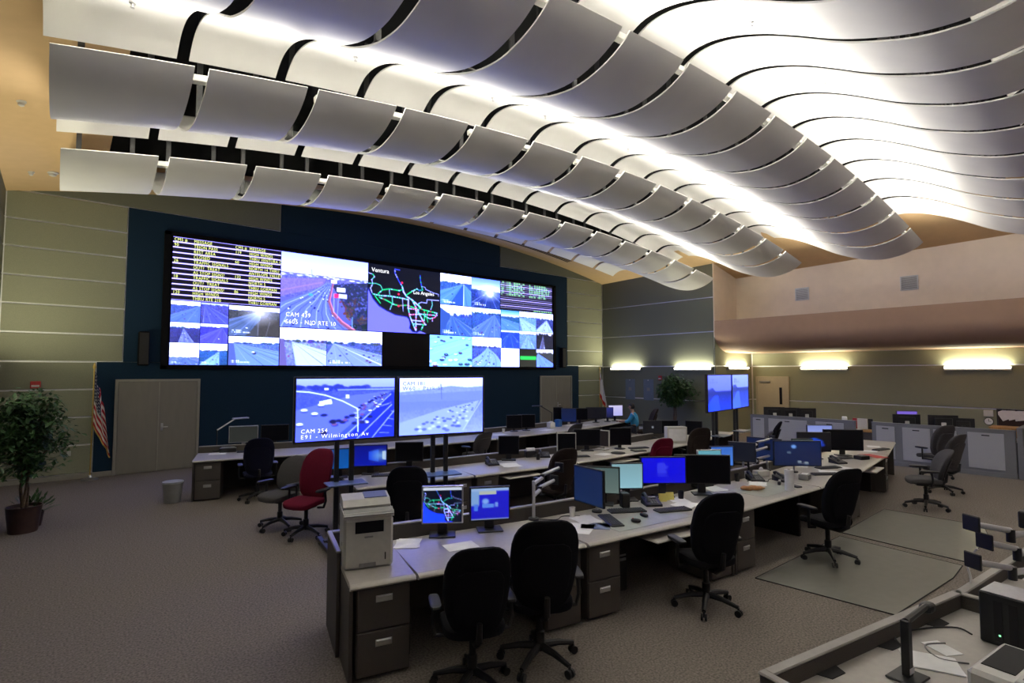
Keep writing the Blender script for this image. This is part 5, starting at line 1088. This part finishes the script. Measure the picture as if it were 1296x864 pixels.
for s in (-1, 1):
    o0 = len(B); B += [(s*.18, 0, 1.0), (s*.23, .10, .82), (s*.17, .32, .79), (s*.14, .40, .80), (s*.10, .01, .57), (s*.13, .40, .55), (s*.13, .42, .12), (s*.13, .54, .05)]; Rr += [.06, .048, .034, .026, .085, .065, .045, .04]; E_ += [(2, o0), (o0, o0+1), (o0+1, o0+2), (o0+2, o0+3), (0, o0+4), (o0+4, o0+5), (o0+5, o0+6), (o0+6, o0+7)]
    for f in range(5):
        n0 = len(B); sp = (f-2)*.016; ln = (.045, .07, .078, .072, .058)[f]; B += [(s*.14+sp, .43, .80), (s*.14+sp*1.4, .43+ln*.6, .797), (s*.14+sp*1.5, .43+ln, .785)]; Rr += [.009, .008, .007]; E_ += [(o0+3, n0), (n0, n0+1), (n0+1, n0+2)]
skin('body', B, E_, Rr, sk, pe)
SB = [(0, -.03, .62), (0, -.045, .80), (0, -.015, .98), (0, .01, 1.07)]; SE = [(0, 1), (1, 2), (2, 3)]; SR_ = [(.175, .145), (.18, .135), (.195, .135), (.09, .08)]
for s in (-1, 1): n0 = len(SB); SB += [(s*.185, 0, 1.0), (s*.235, .10, .82), (s*.20, .22, .80)]; SR_ += [.075, .065, .055]; SE += [(2, n0), (n0, n0+1), (n0+1, n0+2)]
skin('shirt', SB, SE, SR_, sh, pe)
TB = [(0, -.01, .58)]; TE_ = []; TR_ = [(.165, .13)]
for s in (-1, 1): n0 = len(TB); TB += [(s*.10, .02, .57), (s*.13, .41, .55), (s*.13, .43, .14)]; TR_ += [.10, .08, .062]; TE_ += [(0, n0), (n0, n0+1), (n0+1, n0+2)]
skin('trousers', TB, TE_, TR_, tr, pe)
MB().sell(.082, .098, .10, .9, .9, 18, 12, ctr=(0, .055, 1.275), fn=lambda v: (v.x, v.y-.012*(v.z < 0), v.z if v.y < .03 else max(v.z, .02))).build('hair', hr, pe, smooth=True)
for s in (-1, 1): MB().sell(.010, .006, .006, 1, 1, 8, 6, ctr=(s*.03, .158, 1.255)).build('eye', black, pe); MB().sell(.012, .02, .03, 1, 1, 8, 6, ctr=(s*.078, .07, 1.25)).build('ear', sk, pe, smooth=True)
MB().sell(.012, .018, .02, 1, 1, 8, 6, ctr=(0, .165, 1.235)).build('nose', sk, pe, smooth=True); MB().box(-.022, .022, .15, .156, 1.20, 1.208).build('mouth', mat('lips', (.3, .1, .09, 1), .5), pe)

# ------------------------------------------------------------------ more small clutter on the desks
cup('coffee_mug', 'white mug near the phone behind the towel roll', 'mug', 8.05, 4.02, .04, .10, whitepl); cup('coffee_mug', 'dark mug between the keyboards at the middle row', 'mug', 6.75, 7.3, .04, .10, black); cup('paper_cup', 'pale cup at the back row beside papers', 'cup', 8.9, 10.95, .04, .12, whitepl); cup('paper_cup', 'white cup right of the flower monitor', 'cup', 11.1, 4.12, .035, .11, whitepl)
sheets('open white pages between the phone and towel roll', 7.75, 3.72, 20, .28, .22, n=3); sheets('stack of papers left of the orange wrap', 6.95, 3.95, -20, .24, .30, n=4); sheets('loose pages under the edge-on dark monitor', 4.45, 4.05, -15, .24, .30, n=3); sheets('papers at the middle row by the round pad', 8.15, 6.95, 15, .3, .22, n=2); sheets('white pages on the middle row left end', 4.15, 7.45, -20, .3, .22, n=2); sheets('pages on the far right end desk', 13.4, 3.9, 20, .3, .22, n=3); sheets('white pages right of the wide dark pair', 9.55, 3.42, 25, .22, .28, n=2)
box_item('document_tray', 'black document tray behind the blank monitor', 'paper tray', 6.98, 4.18, -15, .30, .24, .09, black, extra=lambda t: MB().box(-.12, .12, -.09, .09, .091, .10).build('paper_stack', paper, t)); box_item('calculator', 'dark calculator on the near row by the towel roll', 'calculator', 7.95, 3.28, -20, .10, .15, .02, black, extra=lambda t: MB().box(-.04, .04, .03, .06, .0205, .024).build('display', greypl, t)); box_item('headset_box', 'grey carton among the phones behind the wide pair', 'box', 8.62, 3.42, 10, .18, .14, .08, greypl, extra=lambda t: MB().box(-.06, .06, -.04, .04, .081, .085).build('label_panel', paper, t)); box_item('desk_organizer', 'black organizer at the middle row beside the phone', 'organizer', 6.85, 7.62, -20, .22, .12, .12, black, extra=lambda t: MB().box(-.08, .08, -.03, .03, .121, .17).build('paper_stack', paper, t)); box_item('radio_console', 'dark radio console on the back row end desk', 'radio', 2.62, 12.02, -15, .30, .20, .08, black, extra=lambda t: MB().box(-.12, .12, -.06, .06, .081, .095, .004).build('button_panel', greypl, t))
cable('thin black cable trailing under the silver double arm', [(4.05, 4.40, zz), (4.2, 4.25, zz), (4.35, 4.30, zz), (4.5, 4.18, zz)], .005, black); cable('black cable winding between phones by the towel roll', [(7.8, 3.9, zz), (8.0, 3.70, zz), (8.2, 3.75, zz), (8.45, 3.6, zz)], .005, black)
keyboard('black keyboard on the far right end desk', 13.0, 3.65, -10); phone('black desk phone right of the flower monitor', 10.55, 3.62, -25); mouse('black mouse beside the keyboard at the red folder desk', 11.5, 3.58, 10)
